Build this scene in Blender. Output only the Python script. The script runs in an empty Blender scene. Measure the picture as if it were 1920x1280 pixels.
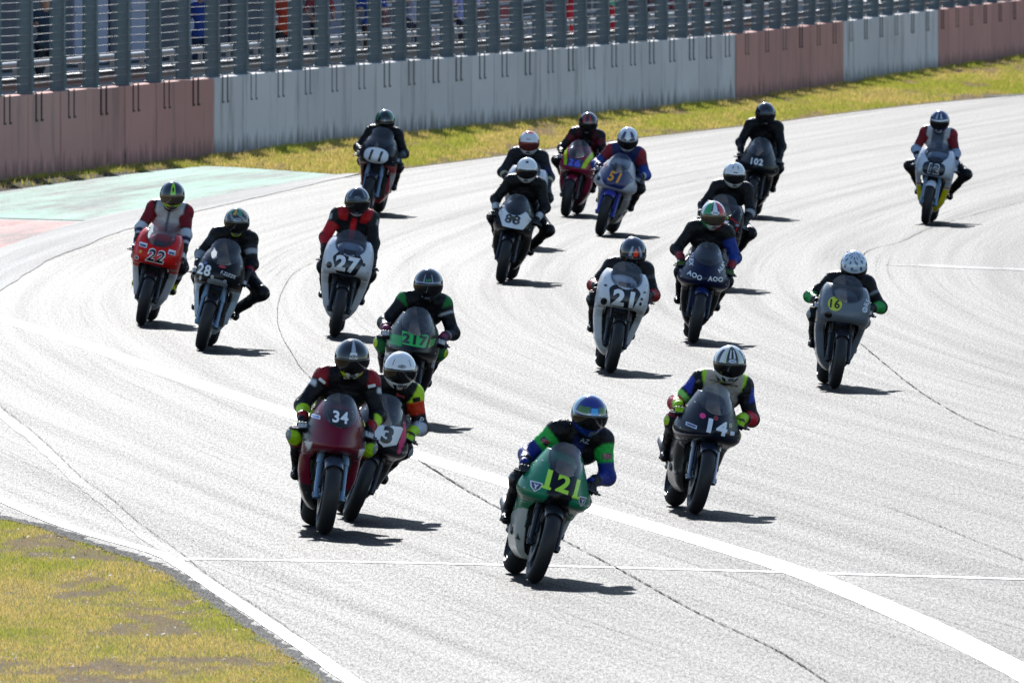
import bpy, bmesh, math, random
import numpy as np
from mathutils import Vector, Matrix, Euler
from mathutils.bvhtree import BVHTree

random.seed(7); np.random.seed(7)
SC = bpy.context.scene
COL = SC.collection
R = math.radians

# ------------------------------------------------------------------ camera
FPX = 28000.0            # focal length in pixels of the 1920 px wide photograph
CAM_H = 5.76             # metres above the track
HORIZON = -372.0         # pixel row of the horizon (above the picture)
PITCH = math.atan((640 - HORIZON) / FPX)
cam = bpy.data.cameras.new('camera'); cam_o = bpy.data.objects.new('camera', cam); COL.objects.link(cam_o)
cam.sensor_width = 36.0; cam.lens = FPX / 1920 * 36.0
cam.clip_start = 1.0; cam.clip_end = 5000.0
cam_o.location = (0, 0, CAM_H); cam_o.rotation_euler = (math.pi / 2 - PITCH, 0, 0)
cam.dof.use_dof = True; cam.dof.focus_distance = 132.0; cam.dof.aperture_fstop = 15.5
SC.camera = cam_o
# ------------------------------------------------------------------ light
SUN_EL = R(32); SUN_AZ = R(-5.5)          # azimuth from +Y towards +X
SUN = Vector((math.sin(SUN_AZ) * math.cos(SUN_EL), math.cos(SUN_AZ) * math.cos(SUN_EL), math.sin(SUN_EL)))
world = bpy.data.worlds.new('World'); SC.world = world; world.use_nodes = True
wn = world.node_tree.nodes; wl = world.node_tree.links
sky = wn.new('ShaderNodeTexSky'); sky.sky_type = 'NISHITA'; sky.sun_disc = False
sky.sun_elevation = SUN_EL; sky.sun_rotation = SUN_AZ; sky.air_density = 1.0; sky.dust_density = 0.25; sky.ozone_density = 1.0
wl.new(sky.outputs[0], wn['Background'].inputs[0]); wn['Background'].inputs[1].default_value = 0.125
sl = bpy.data.lights.new('sun', 'SUN'); sl.energy = 5.0; sl.angle = R(0.53); sl.color = (1.0, 0.98, 0.95)
so = bpy.data.objects.new('sun', sl); COL.objects.link(so)
so.rotation_euler = (-SUN).to_track_quat('-Z', 'Y').to_euler(); so.location = (-20, 200, 60)
SC.view_settings.view_transform = 'Standard'; SC.view_settings.look = 'None'
SC.view_settings.gamma = 1.0; SC.view_settings.exposure = 0.5
SC.render.engine = 'CYCLES'
SC.cycles.max_bounces = 8; SC.cycles.transparent_max_bounces = 12; SC.cycles.caustics_reflective = False
SC.cycles.caustics_refractive = False

CAM_M = Euler((math.pi / 2 - PITCH, 0, 0)).to_matrix()
def ray(px, py):
    return (CAM_M @ Vector(((px - 960) / FPX, -(py - 640) / FPX, -1.0)))
def gp(px, py, z=0.0):
    """point of the ground (height z) seen at a pixel of the 1920x1280 photograph"""
    d = ray(px, py); t = (z - CAM_H) / d.z
    p = Vector((0, 0, CAM_H)) + d * t
    return Vector((p.x, p.y, z))
def project(p):
    q = CAM_M.transposed() @ (Vector(p) - Vector((0, 0, CAM_H)))
    return (960 + FPX * q.x / -q.z, 640 - FPX * q.y / -q.z)

# ------------------------------------------------------------------ colours and materials
def lin(c):
    if isinstance(c, str):
        c = c.lstrip('#'); c = [int(c[i:i + 2], 16) / 255 for i in (0, 2, 4)]
    return tuple((v / 12.92 if v <= 0.04045 else ((v + 0.055) / 1.055) ** 2.4) for v in c)
MATS = {}
def material(name):
    m = bpy.data.materials.new(name); m.use_nodes = True
    MATS[name] = m
    nt = m.node_tree
    return m, nt.nodes, nt.links, nt.nodes['Principled BSDF']
def plain(name, rgb, rough=0.5, metal=0.0, spec=0.5, coat=0.0, bump=0.0, bscale=60.0, var=0.0):
    if name in MATS: return MATS[name]
    m, n, l, b = material(name)
    b.inputs['Base Color'].default_value = (*rgb, 1); b.inputs['Roughness'].default_value = rough
    b.inputs['Metallic'].default_value = metal; b.inputs['Specular IOR Level'].default_value = spec
    b.inputs['Coat Weight'].default_value = coat; b.inputs['Coat Roughness'].default_value = 0.08
    if bump or var:
        tc = n.new('ShaderNodeTexCoord'); ns = n.new('ShaderNodeTexNoise'); ns.inputs['Scale'].default_value = bscale
        ns.inputs['Detail'].default_value = 4; l.new(tc.outputs['Object'], ns.inputs['Vector'])
        if bump:
            bp = n.new('ShaderNodeBump'); bp.inputs['Strength'].default_value = bump; bp.inputs['Distance'].default_value = 0.01
            l.new(ns.outputs['Fac'], bp.inputs['Height']); l.new(bp.outputs[0], b.inputs['Normal'])
        if var:
            hs = n.new('ShaderNodeMix'); hs.data_type = 'RGBA'; hs.blend_type = 'MIX'
            hs.inputs[6].default_value = (*[c * (1 - var) for c in rgb], 1); hs.inputs[7].default_value = (*[min(1, c * (1 + var)) for c in rgb], 1)
            l.new(ns.outputs['Fac'], hs.inputs[0]); l.new(hs.outputs[2], b.inputs['Base Color'])
    return m
def painted(name, rough, coat=0.0, bump=0.0, bscale=80, spec=0.5, dirt=0.12):
    """a material whose own colour is stored on the mesh (two-tone paint, dyed leather)"""
    m, n, l, b = material(name)
    at = n.new('ShaderNodeAttribute'); at.attribute_name = 'Col'
    tc = n.new('ShaderNodeTexCoord'); ns = n.new('ShaderNodeTexNoise'); ns.inputs['Scale'].default_value = bscale
    ns.inputs['Detail'].default_value = 5; l.new(tc.outputs['Object'], ns.inputs['Vector'])
    mr = n.new('ShaderNodeMapRange'); mr.inputs['To Min'].default_value = 1 - dirt; mr.inputs['To Max'].default_value = 1 + dirt
    l.new(ns.outputs['Fac'], mr.inputs['Value'])
    mx = n.new('ShaderNodeVectorMath'); mx.operation = 'SCALE'
    l.new(at.outputs['Color'], mx.inputs[0]); l.new(mr.outputs[0], mx.inputs['Scale']); l.new(mx.outputs[0], b.inputs['Base Color'])
    mr2 = n.new('ShaderNodeMapRange'); mr2.inputs['To Min'].default_value = rough * 0.8; mr2.inputs['To Max'].default_value = rough * 1.25
    l.new(ns.outputs['Fac'], mr2.inputs['Value']); l.new(mr2.outputs[0], b.inputs['Roughness'])
    b.inputs['Coat Weight'].default_value = coat; b.inputs['Coat Roughness'].default_value = 0.06
    b.inputs['Specular IOR Level'].default_value = spec
    if bump:
        bp = n.new('ShaderNodeBump'); bp.inputs['Strength'].default_value = bump; bp.inputs['Distance'].default_value = 0.03
        l.new(ns.outputs['Fac'], bp.inputs['Height']); l.new(bp.outputs[0], b.inputs['Normal'])
    return m
painted('leather', 0.42, 0.0, 1.0, 15, 0.2)
painted('bike_paint', 0.24, 0.05, 0.0, 9, 0.22, 0.06)
painted('helmet_paint', 0.14, 1.0, 0.0, 20, 0.5, 0.04)
painted('cloth', 0.8, 0.0, 0.3, 30, 0.3)
plain('rubber', (0.018, 0.018, 0.02), 0.55, 0, 0.4, 0, 0.15, 90, 0.35)
plain('black_plastic', (0.016, 0.016, 0.018), 0.45, 0, 0.5, 0, 0.1, 120, 0.3)
plain('dark_metal', (0.07, 0.07, 0.075), 0.38, 0.9, 0.5, 0, 0.1, 60, 0.3)
plain('bare_metal', (0.42, 0.42, 0.43), 0.3, 1.0, 0.5, 0, 0.05, 60, 0.2)
plain('disc_metal', (0.25, 0.25, 0.26), 0.32, 1.0, 0.5, 0, 0.05, 200, 0.2)
plain('gold_metal', (0.45, 0.30, 0.10), 0.32, 1.0, 0.5, 0, 0.05, 60, 0.2)
plain('radiator_core', (0.02, 0.02, 0.02), 0.6, 0.4, 0.4, 0, 0.3, 300, 0.3)
plain('fork_blue', lin('#7d98b4'), 0.35, 0.2, 0.5, 0.3, 0, 40, 0.1)
plain('fork_violet', lin('#3d4aa0'), 0.35, 0.2, 0.5, 0.3, 0, 40, 0.1)
def decal(hexcol):
    return plain('print_' + hexcol.lstrip('#'), lin(hexcol), 0.35, 0, 0.5, 0.3, 0, 30, 0.07)
def visor_mat(name, rgb, metal, rough):
    m, n, l, b = material(name)
    b.inputs['Base Color'].default_value = (*rgb, 1); b.inputs['Metallic'].default_value = metal
    b.inputs['Roughness'].default_value = rough; b.inputs['Coat Weight'].default_value = 0.5; b.inputs['Coat Roughness'].default_value = 0.03
    tc = n.new('ShaderNodeTexCoord'); ns = n.new('ShaderNodeTexNoise'); ns.inputs['Scale'].default_value = 25
    l.new(tc.outputs['Object'], ns.inputs['Vector'])
    mr = n.new('ShaderNodeMapRange'); mr.inputs['To Min'].default_value = rough * .7; mr.inputs['To Max'].default_value = rough * 1.6
    l.new(ns.outputs['Fac'], mr.inputs['Value']); l.new(mr.outputs[0], b.inputs['Roughness'])
visor_mat('visor_dark', (0.006, 0.006, 0.007), 0.0, 0.12)
visor_mat('visor_bronze', (0.16, 0.12, 0.085), 0.7, 0.2)
visor_mat('visor_red', (0.18, 0.03, 0.025), 0.6, 0.2)
def screen_mat(name, tint, alpha):
    m, n, l, b = material(name)
    out = n['Material Output']; n.remove(b)
    tr = n.new('ShaderNodeBsdfTransparent'); tr.inputs[0].default_value = (*tint, 1)
    gl = n.new('ShaderNodeBsdfGlossy'); gl.inputs['Roughness'].default_value = 0.125
    df = n.new('ShaderNodeBsdfTranslucent'); df.inputs[0].default_value = (0.62, 0.70, 0.82, 1)
    tc = n.new('ShaderNodeTexCoord'); ns = n.new('ShaderNodeTexNoise'); ns.inputs['Scale'].default_value = 14; ns.inputs['Detail'].default_value = 6
    l.new(tc.outputs['Object'], ns.inputs['Vector'])
    mr = n.new('ShaderNodeMapRange'); mr.inputs['From Min'].default_value = .35; mr.inputs['From Max'].default_value = .75
    mr.inputs['To Min'].default_value = alpha * .7; mr.inputs['To Max'].default_value = alpha * 1.4
    l.new(ns.outputs['Fac'], mr.inputs['Value'])
    fr = n.new('ShaderNodeFresnel'); fr.inputs['IOR'].default_value = 1.75
    a = n.new('ShaderNodeMixShader'); c = n.new('ShaderNodeMixShader')
    l.new(mr.outputs[0], a.inputs[0]); l.new(tr.outputs[0], a.inputs[1]); l.new(df.outputs[0], a.inputs[2])
    l.new(fr.outputs[0], c.inputs[0]); l.new(a.outputs[0], c.inputs[1]); l.new(gl.outputs[0], c.inputs[2])
    l.new(c.outputs[0], out.inputs['Surface'])
screen_mat('screen_clear', (0.74, 0.82, 0.90), 0.12)
screen_mat('screen_smoke', (0.46, 0.53, 0.63), 0.12)

# ------------------------------------------------------------------ mesh helpers
def mesh_obj(name, verts, faces, mat, parent=None, smooth=True, sharp=38, col=None):
    me = bpy.data.meshes.new(name)
    me.from_pydata([tuple(v) for v in verts], [], [tuple(f) for f in faces])
    return link_mesh(name, me, mat, parent, smooth, sharp, col)
def link_mesh(name, me, mat, parent=None, smooth=True, sharp=38, col=None):
    if mat is not None and len(me.materials) == 0: me.materials.append(MATS[mat] if isinstance(mat, str) else mat)
    if smooth:
        me.polygons.foreach_set('use_smooth', [True] * len(me.polygons))
        if sharp: me.set_sharp_from_angle(angle=R(sharp))
    if col is not None:
        ca = me.color_attributes.new('Col', 'FLOAT_COLOR', 'POINT')
        a = np.ones((len(me.vertices), 4), np.float32); a[:, :3] = col
        ca.data.foreach_set('color', a.ravel())
    me.update()
    o = bpy.data.objects.new(name, me); COL.objects.link(o)
    if parent is not None: o.parent = parent
    return o
def share(name, src, parent):
    o = bpy.data.objects.new(name, src.data); COL.objects.link(o); o.parent = parent
    return o
def tag(o, label=None, category=None, group=None, kind=None):
    if label: o['label'] = label
    if category: o['category'] = category
    if group: o['group'] = group
    if kind: o['kind'] = kind
    return o
def empty(name, loc=(0, 0, 0)):
    o = bpy.data.objects.new(name, None); COL.objects.link(o); o.location = loc; o.empty_display_size = 0.1
    return o
class MB:
    def __init__(s): s.v = []; s.f = []
    def box(s, c, size, rot=None, top=1.0):
        b = len(s.v); c = Vector(c)
        for z in (-.5, .5):
            k = top if z > 0 else 1.0
            for x, y in ((-.5, -.5), (.5, -.5), (.5, .5), (-.5, .5)):
                p = Vector((x * size[0] * k, y * size[1] * k, z * size[2]))
                if rot is not None: p = rot @ p
                s.v.append(c + p)
        for q in ((0, 3, 2, 1), (4, 5, 6, 7), (0, 1, 5, 4), (1, 2, 6, 5), (2, 3, 7, 6), (3, 0, 4, 7)):
            s.f.append([b + i for i in q])
        return s
    def tube(s, pts, rad, seg=10, caps=True):
        pts = [Vector(p) for p in pts]; n = len(pts)
        rad = [rad] * n if not hasattr(rad, '__len__') else rad
        b = len(s.v); up = None
        for i, p in enumerate(pts):
            t = (pts[min(i + 1, n - 1)] - pts[max(i - 1, 0)]).normalized()
            if up is None:
                up = t.orthogonal().normalized()
            up = (up - t * up.dot(t)).normalized(); w = t.cross(up)
            for k in range(seg):
                a = 2 * math.pi * k / seg
                s.v.append(p + (up * math.cos(a) + w * math.sin(a)) * rad[i])
        for i in range(n - 1):
            for k in range(seg):
                k2 = (k + 1) % seg
                s.f.append([b + i * seg + k, b + i * seg + k2, b + (i + 1) * seg + k2, b + (i + 1) * seg + k])
        if caps:
            s.f.append([b + k for k in range(seg)][::-1]); s.f.append([b + (n - 1) * seg + k for k in range(seg)])
        return s
    def rings(s, rings, close=True, caps=True):
        b = len(s.v); m = len(rings[0])
        for r in rings: s.v += [Vector(p) for p in r]
        for i in range(len(rings) - 1):
            for k in range(m if close else m - 1):
                k2 = (k + 1) % m
                s.f.append([b + i * m + k, b + i * m + k2, b + (i + 1) * m + k2, b + (i + 1) * m + k])
        if caps and close:
            s.f.append([b + k for k in range(m)][::-1]); s.f.append([b + (len(rings) - 1) * m + k for k in range(m)])
        return s
    def revolve(s, prof, c, seg=40, closed=True, a0=0.0, a1=2 * math.pi):
        """profile of (axial x, radius) turned about the X axis through c"""
        full = abs(a1 - a0 - 2 * math.pi) < 1e-6
        b = len(s.v); m = len(prof); n = seg if full else seg + 1; c = Vector(c)
        for i in range(n):
            a = a0 + (a1 - a0) * i / seg
            for x, r in prof:
                s.v.append(c + Vector((x, r * math.cos(a), r * math.sin(a))))
        for i in range(seg):
            j = (i + 1) % n
            for k in range(m if closed else m - 1):
                k2 = (k + 1) % m
                s.f.append([b + i * m + k, b + j * m + k, b + j * m + k2, b + i * m + k2])
        return s
    def obj(s, name, mat, parent=None, smooth=True, sharp=38, col=None):
        return mesh_obj(name, s.v, s.f, mat, parent, smooth, sharp, col)

# ------------------------------------------------------------------ lettering (made once, up front)
TEXT = {}
def prepare_text(specs):
    objs = []
    for key in specs:
        txt, bold, shear = key
        cu = bpy.data.curves.new('t', 'FONT'); cu.body = txt; cu.size = 1.0; cu.offset = bold; cu.shear = shear
        cu.align_x = 'CENTER'; cu.align_y = 'CENTER'; cu.resolution_u = 3; cu.space_character = 1.0 + bold * 3.2
        o = bpy.data.objects.new('t', cu); COL.objects.link(o); objs.append((key, o))
    dg = bpy.context.evaluated_depsgraph_get()
    for key, o in objs:
        me = bpy.data.meshes.new_from_object(o.evaluated_get(dg))
        bm = bmesh.new(); bm.from_mesh(me)
        bmesh.ops.remove_doubles(bm, verts=bm.verts, dist=1e-4)
        xs = [v.co.x for v in bm.verts]; ys = [v.co.y for v in bm.verts]
        x0, x1, y0, y1 = min(xs), max(xs), min(ys), max(ys)
        for v in bm.verts:
            v.co.x = (v.co.x - (x0 + x1) / 2) / (y1 - y0); v.co.y = (v.co.y - (y0 + y1) / 2) / (y1 - y0); v.co.z = 0
        W = (x1 - x0) / (y1 - y0)
        for k in range(-int(W / .24) - 1, int(W / .24) + 2):
            bmesh.ops.bisect_plane(bm, geom=bm.verts[:] + bm.edges[:] + bm.faces[:], plane_co=(k * .12, 0, 0), plane_no=(1, 0, 0))
        for k in range(-4, 5):
            bmesh.ops.bisect_plane(bm, geom=bm.verts[:] + bm.edges[:] + bm.faces[:], plane_co=(0, k * .12, 0), plane_no=(0, 1, 0))
        TEXT[key] = ([tuple(v.co[:2]) for v in bm.verts], [[v.index for v in f.verts] for f in (bm.verts.index_update() or bm.faces)], W)
        bm.free(); bpy.data.meshes.remove(me)
    for key, o in objs:
        cu = o.data; bpy.data.objects.remove(o); bpy.data.curves.remove(cu)
def shape_grid(fn, n=16):
    """a filled flat outline: fn(angle) -> (u, v), as rings so that it can bend"""
    v = [(0, 0)]; f = []; m = 40; rr = 6
    for r in range(1, rr + 1):
        for k in range(m):
            u, w = fn(2 * math.pi * k / m); v.append((u * r / rr, w * r / rr))
    for k in range(m): f.append([0, 1 + k, 1 + (k + 1) % m])
    for r in range(rr - 1):
        for k in range(m):
            a = 1 + r * m; k2 = (k + 1) % m
            f.append([a + k, a + m + k, a + m + k2, a + k2])
    return v, f
def ellipse(a, b, p=2.0):
    def fn(t):
        c, s = math.cos(t), math.sin(t)
        return (a * math.copysign(abs(c) ** (2 / p), c), b * math.copysign(abs(s) ** (2 / p), s))
    return fn
def polygon(pts):
    """star-shaped outline about the origin through the given points"""
    def fn(t):
        d = Vector((math.cos(t), math.sin(t))); best = 0.0
        for i in range(len(pts)):
            a = Vector(pts[i]); e = Vector(pts[(i + 1) % len(pts)]) - a
            den = d.x * e.y - d.y * e.x
            if abs(den) < 1e-9: continue
            s = (a.x * e.y - a.y * e.x) / den; q = (a.x * d.y - a.y * d.x) / den
            if s > 0 and -1e-6 <= q <= 1 + 1e-6: best = max(best, s)
        return (d.x * best, d.y * best)
    return fn
def stamp(name, flat, bvh, origin, right, up, into, hexcol, parent, lift=0.003):
    """lay a flat print on a surface by dropping each of its points along `into`"""
    vs, fs = flat; origin, right, up, into = Vector(origin), Vector(right).normalized(), Vector(up).normalized(), Vector(into).normalized()
    out = []; ok = []
    for u, w in vs:
        p = origin + right * u + up * w
        h, nrm, _, _ = bvh.ray_cast(p, into)
        if h is None: out.append(p); ok.append(False); continue
        if nrm.dot(into) > 0: nrm = -nrm
        out.append(h - into * lift * .6 + nrm * lift * .6); ok.append(True)
    ff = [f for f in fs if all(ok[i] for i in f)]
    if not ff: return None
    used = sorted({i for f in ff for i in f}); ix = {a: k for k, a in enumerate(used)}
    return mesh_obj(name, [out[i] for i in used], [[ix[i] for i in f] for f in ff], decal(hexcol), parent, True, 0)

# ------------------------------------------------------------------ soft bodies: distance field + surface nets
def capsule(P, a, b, ra, rb):
    a = np.array(a); b = np.array(b); d = b - a; L = max(float(d @ d), 1e-9)
    q = P - a; t = np.clip((q @ d) / L, 0, 1)
    return np.sqrt(((q - t[..., None] * d) ** 2).sum(-1)) - (ra + (rb - ra) * t), t
def grow(prims, h, k=0.035, pad=0.03):
    """prims: list of (name, a, b, ra, rb); returns vertices, quads of the smooth union"""
    lo = np.min([np.minimum(p[1], p[2]) - max(p[3], p[4]) for p in prims], 0) - pad
    hi = np.max([np.maximum(p[1], p[2]) + max(p[3], p[4]) for p in prims], 0) + pad
    n = np.ceil((hi - lo) / h).astype(int) + 1
    ax = [lo[i] + h * np.arange(n[i]) for i in range(3)]
    F = np.full(n, 0.2)
    for p in prims:
        a = np.array(p[1]); b = np.array(p[2]); r = max(p[3], p[4]) + k + 0.03
        i0 = np.maximum(((np.minimum(a, b) - r - lo) / h).astype(int), 0); i1 = np.minimum(((np.maximum(a, b) + r - lo) / h).astype(int) + 2, n)
        sl_ = tuple(slice(i0[i], i1[i]) for i in range(3))
        G = np.stack(np.meshgrid(ax[0][sl_[0]], ax[1][sl_[1]], ax[2][sl_[2]], indexing='ij'), -1)
        d, _ = capsule(G, a, b, p[3], p[4])
        o = F[sl_]; hh = np.maximum(k - np.abs(o - d), 0) / k
        F[sl_] = np.minimum(o, d) - hh * hh * k * 0.25
    S = F < 0
    c = np.zeros(n - 1, int)
    for dx in (0, 1):
        for dy in (0, 1):
            for dz in (0, 1):
                c += S[dx:n[0] - 1 + dx, dy:n[1] - 1 + dy, dz:n[2] - 1 + dz]
    act = (c > 0) & (c < 8)
    idx = -np.ones(act.shape, int); ii = np.argwhere(act); idx[act] = np.arange(len(ii))
    acc = np.zeros((len(ii), 3)); cnt = np.zeros(len(ii))
    for axis in range(3):
        o1, o2 = [k_ for k_ in range(3) if k_ != axis]
        for u in (0, 1):
            for w in (0, 1):
                A = ii.copy(); A[:, o1] += u; A[:, o2] += w; B = A.copy(); B[:, axis] += 1
                fa = F[A[:, 0], A[:, 1], A[:, 2]]; fb = F[B[:, 0], B[:, 1], B[:, 2]]
                m = (fa < 0) != (fb < 0); t = np.where(m, fa / np.where(m, fa - fb, 1), 0)
                pt = A.astype(float); pt[:, axis] += t
                acc[m] += pt[m]; cnt[m] += 1
    V = lo + h * acc / cnt[:, None]
    quads = []
    for axis in range(3):
        o1, o2 = [(1, 2), (2, 0), (0, 1)][axis]
        s0 = [slice(None)] * 3; s1 = [slice(None)] * 3; s0[axis] = slice(0, -1); s1[axis] = slice(1, None)
        A = S[tuple(s0)]; B = S[tuple(s1)]
        e = np.argwhere(A != B)
        e = e[(e[:, o1] > 0) & (e[:, o2] > 0) & (e[:, o1] < n[o1] - 1) & (e[:, o2] < n[o2] - 1)]
        ins = A[e[:, 0], e[:, 1], e[:, 2]]
        q = []
        for du, dw in ((-1, -1), (0, -1), (0, 0), (-1, 0)):
            z = e.copy(); z[:, o1] += du; z[:, o2] += dw; q.append(idx[z[:, 0], z[:, 1], z[:, 2]])
        q = np.stack(q, 1); q[~ins] = q[~ins][:, ::-1]; quads.append(q)
    Q = np.concatenate(quads)
    return V, Q[(Q >= 0).all(1)]
def np_mesh(name, V, Q):
    me = bpy.data.meshes.new(name)
    me.vertices.add(len(V)); me.vertices.foreach_set('co', np.asarray(V, np.float32).ravel())
    k = Q.shape[1]
    me.loops.add(len(Q) * k); me.loops.foreach_set('vertex_index', Q.astype(np.int32).ravel())
    me.polygons.add(len(Q)); me.polygons.foreach_set('loop_start', np.arange(0, len(Q) * k, k, dtype=np.int32))
    me.update(calc_edges=True); me.validate()
    return me
ONLY = None

# ================================================================== the setting
def interp_px(pts, x):
    xs = [p[0] for p in pts]; return float(np.interp(x, xs, [p[1] for p in pts]))
def mathn(n, l, op, a, b=None):
    m = n.new('ShaderNodeMath'); m.operation = op
    for i, v in enumerate((a, b)):
        if v is None: continue
        if isinstance(v, (int, float)): m.inputs[i].default_value = v
        else: l.new(v, m.inputs[i])
    return m.outputs[0]
def noise(n, l, vec, detail=4, scale=1.0, rough=.55):
    t = n.new('ShaderNodeTexNoise'); t.inputs['Scale'].default_value = scale; t.inputs['Detail'].default_value = detail
    t.inputs['Roughness'].default_value = rough
    l.new(vec, t.inputs['Vector']); return t.outputs['Fac']
def remap(n, l, v, a, b, c, d):
    m = n.new('ShaderNodeMapRange'); m.inputs['From Min'].default_value = a; m.inputs['From Max'].default_value = b
    m.inputs['To Min'].default_value = c; m.inputs['To Max'].default_value = d; l.new(v, m.inputs['Value']); return m.outputs[0]
def combine(n, l, x, y, z=None):
    c = n.new('ShaderNodeCombineXYZ'); l.new(x, c.inputs[0]); l.new(y, c.inputs[1])
    if z is not None: l.new(z, c.inputs[2])
    return c.outputs[0]
def mixc(n, l, f, a, b):
    m = n.new('ShaderNodeMix'); m.data_type = 'RGBA'
    if isinstance(f, (int, float)): m.inputs[0].default_value = f
    else: l.new(f, m.inputs[0])
    for i, v in ((6, a), (7, b)):
        if isinstance(v, tuple): m.inputs[i].default_value = (*v, 1)
        else: l.new(v, m.inputs[i])
    return m.outputs[2]
def racing_surface(name, dark, light, rough_lo, rough_hi, paint=None, cover=(.35, .6), spec=.5):
    """worn asphalt: stone grain, rubber laid down along the racing line, patches; optional worn paint on top"""
    m, n, l, b = material(name)
    tc = n.new('ShaderNodeTexCoord'); sp = n.new('ShaderNodeSeparateXYZ'); l.new(tc.outputs['Object'], sp.inputs[0])
    X, Y = sp.outputs[0], sp.outputs[1]
    q = mathn(n, l, 'DIVIDE', mathn(n, l, 'SUBTRACT', Y, 178.0), 40.0)
    u = mathn(n, l, 'SUBTRACT', X, mathn(n, l, 'MULTIPLY', mathn(n, l, 'LOGARITHM', mathn(n, l, 'COSH', q), math.e), 6.4))
    grain = noise(n, l, combine(n, l, mathn(n, l, 'MULTIPLY', X, 95.0), mathn(n, l, 'MULTIPLY', Y, 7.0)), 3, 1, .7)
    grain2 = noise(n, l, combine(n, l, mathn(n, l, 'MULTIPLY', X, 40.0), mathn(n, l, 'MULTIPLY', Y, 3.2)), 2, 1, .6)
    streak = noise(n, l, combine(n, l, mathn(n, l, 'MULTIPLY', u, 3.6), mathn(n, l, 'MULTIPLY', Y, .03)), 5, 1, .62)
    fine = noise(n, l, combine(n, l, mathn(n, l, 'MULTIPLY', u, 13.0), mathn(n, l, 'MULTIPLY', Y, .05)), 3, 1, .6)
    patch = noise(n, l, combine(n, l, mathn(n, l, 'MULTIPLY', X, .35), mathn(n, l, 'MULTIPLY', Y, .045)), 3, 1, .5)
    g = remap(n, l, grain, .40, .62, 0, 1)
    g2 = remap(n, l, grain2, .35, .65, 0, 1)
    rub = remap(n, l, streak, .42, .70, 0, 1)
    fin = mathn(n, l, 'MULTIPLY', remap(n, l, fine, .56, .70, 0, 1), remap(n, l, noise(n, l, combine(n, l, mathn(n, l, 'MULTIPLY', u, .8), mathn(n, l, 'MULTIPLY', Y, .06)), 3, 1, .5), .4, .6, 0, 1))
    stone = mathn(n, l, 'ADD', mathn(n, l, 'MULTIPLY', g, .65), mathn(n, l, 'MULTIPLY', g2, .35))
    c = mixc(n, l, stone, dark, light)
    marks = mathn(n, l, 'MAXIMUM', mathn(n, l, 'MULTIPLY', rub, .48), mathn(n, l, 'MULTIPLY', fin, .75))
    c = mixc(n, l, marks, c, (dark[0] * .6, dark[1] * .6, dark[2] * .62))
    ro = mathn(n, l, 'ADD', remap(n, l, stone, 0, 1, rough_hi, rough_lo), mathn(n, l, 'MULTIPLY', marks, .05))
    ro = mathn(n, l, 'ADD', ro, remap(n, l, patch, .3, .7, -.008, .012))
    gloss = mathn(n, l, 'SUBTRACT', remap(n, l, stone, 0.05, .75, spec * .36, spec * 1.1), mathn(n, l, 'MULTIPLY', marks, spec * .42))
    if paint:
        wear = noise(n, l, combine(n, l, mathn(n, l, 'MULTIPLY', u, 1.1), mathn(n, l, 'MULTIPLY', Y, .11)), 6, 1, .68)
        w = remap(n, l, wear, cover[0], cover[1], 0, 1)
        w = mathn(n, l, 'MULTIPLY', w, remap(n, l, stone, 0, .5, .55, 1))
        c = mixc(n, l, w, c, paint)
    l.new(c, b.inputs['Base Color']); l.new(ro, b.inputs['Roughness']); l.new(gloss, b.inputs['Specular IOR Level'])
    return m
racing_surface('asphalt', (.006, .006, .007), (.045, .045, .047), .56, .66, spec=.092)
racing_surface('green_runoff', (.04, .055, .05), (.14, .17, .155), .62, .75, paint=(.20, .47, .34), cover=(.38, .66), spec=.075)
racing_surface('red_runoff', (.07, .05, .05), (.16, .13, .13), .62, .75, paint=(.60, .22, .19), cover=(.36, .68), spec=.075)
racing_surface('concrete_edge', (.14, .14, .14), (.26, .26, .25), .6, .72, spec=.07)
racing_surface('line_paint', (.5, .5, .5), (.82, .82, .82), .45, .55, spec=.45)
racing_surface('old_line_paint', (.02, .02, .02), (.09, .09, .09), .56, .66, paint=(.26, .26, .25), cover=(.44, .62), spec=.10)
racing_surface('crack_filler', (.02, .02, .02), (.06, .06, .06), .75, .85, spec=.06)
racing_surface('dark_apron', (.018, .018, .018), (.085, .082, .08), .75, .9, spec=.08)

def soil_material():
    m, n, l, b = material('soil')
    tc = n.new('ShaderNodeTexCoord'); v = tc.outputs['Object']
    a = noise(n, l, v, 5, .8, .6); f = noise(n, l, v, 4, 14, .7)
    c = mixc(n, l, remap(n, l, a, .38, .62, 0, 1), (.15, .125, .05), (.17, .12, .065))
    c = mixc(n, l, remap(n, l, f, .42, .62, 0, .85), c, (.06, .045, .035))
    l.new(c, b.inputs['Base Color']); b.inputs['Roughness'].default_value = .95; b.inputs['Specular IOR Level'].default_value = .1
    bp = n.new('ShaderNodeBump'); bp.inputs['Strength'].default_value = .5; bp.inputs['Distance'].default_value = .03
    l.new(f, bp.inputs['Height']); l.new(bp.outputs[0], b.inputs['Normal'])
soil_material()
plain('dark_soil', (.035, .03, .024), .95, 0, .1, 0, .6, 9, .6)
def grass_material():
    m, n, l, b = material('grass_blade')
    at = n.new('ShaderNodeAttribute'); at.attribute_name = 'Col'
    b.inputs['Roughness'].default_value = .6; b.inputs['Specular IOR Level'].default_value = .25
    l.new(at.outputs['Color'], b.inputs['Base Color'])
    tr = n.new('ShaderNodeBsdfTranslucent'); l.new(at.outputs['Color'], tr.inputs[0])
    mx = n.new('ShaderNodeMixShader'); mx.inputs[0].default_value = .5
    l.new(b.outputs[0], mx.inputs[1]); l.new(tr.outputs[0], mx.inputs[2]); l.new(mx.outputs[0], n['Material Output'].inputs[0])
grass_material()

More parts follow.
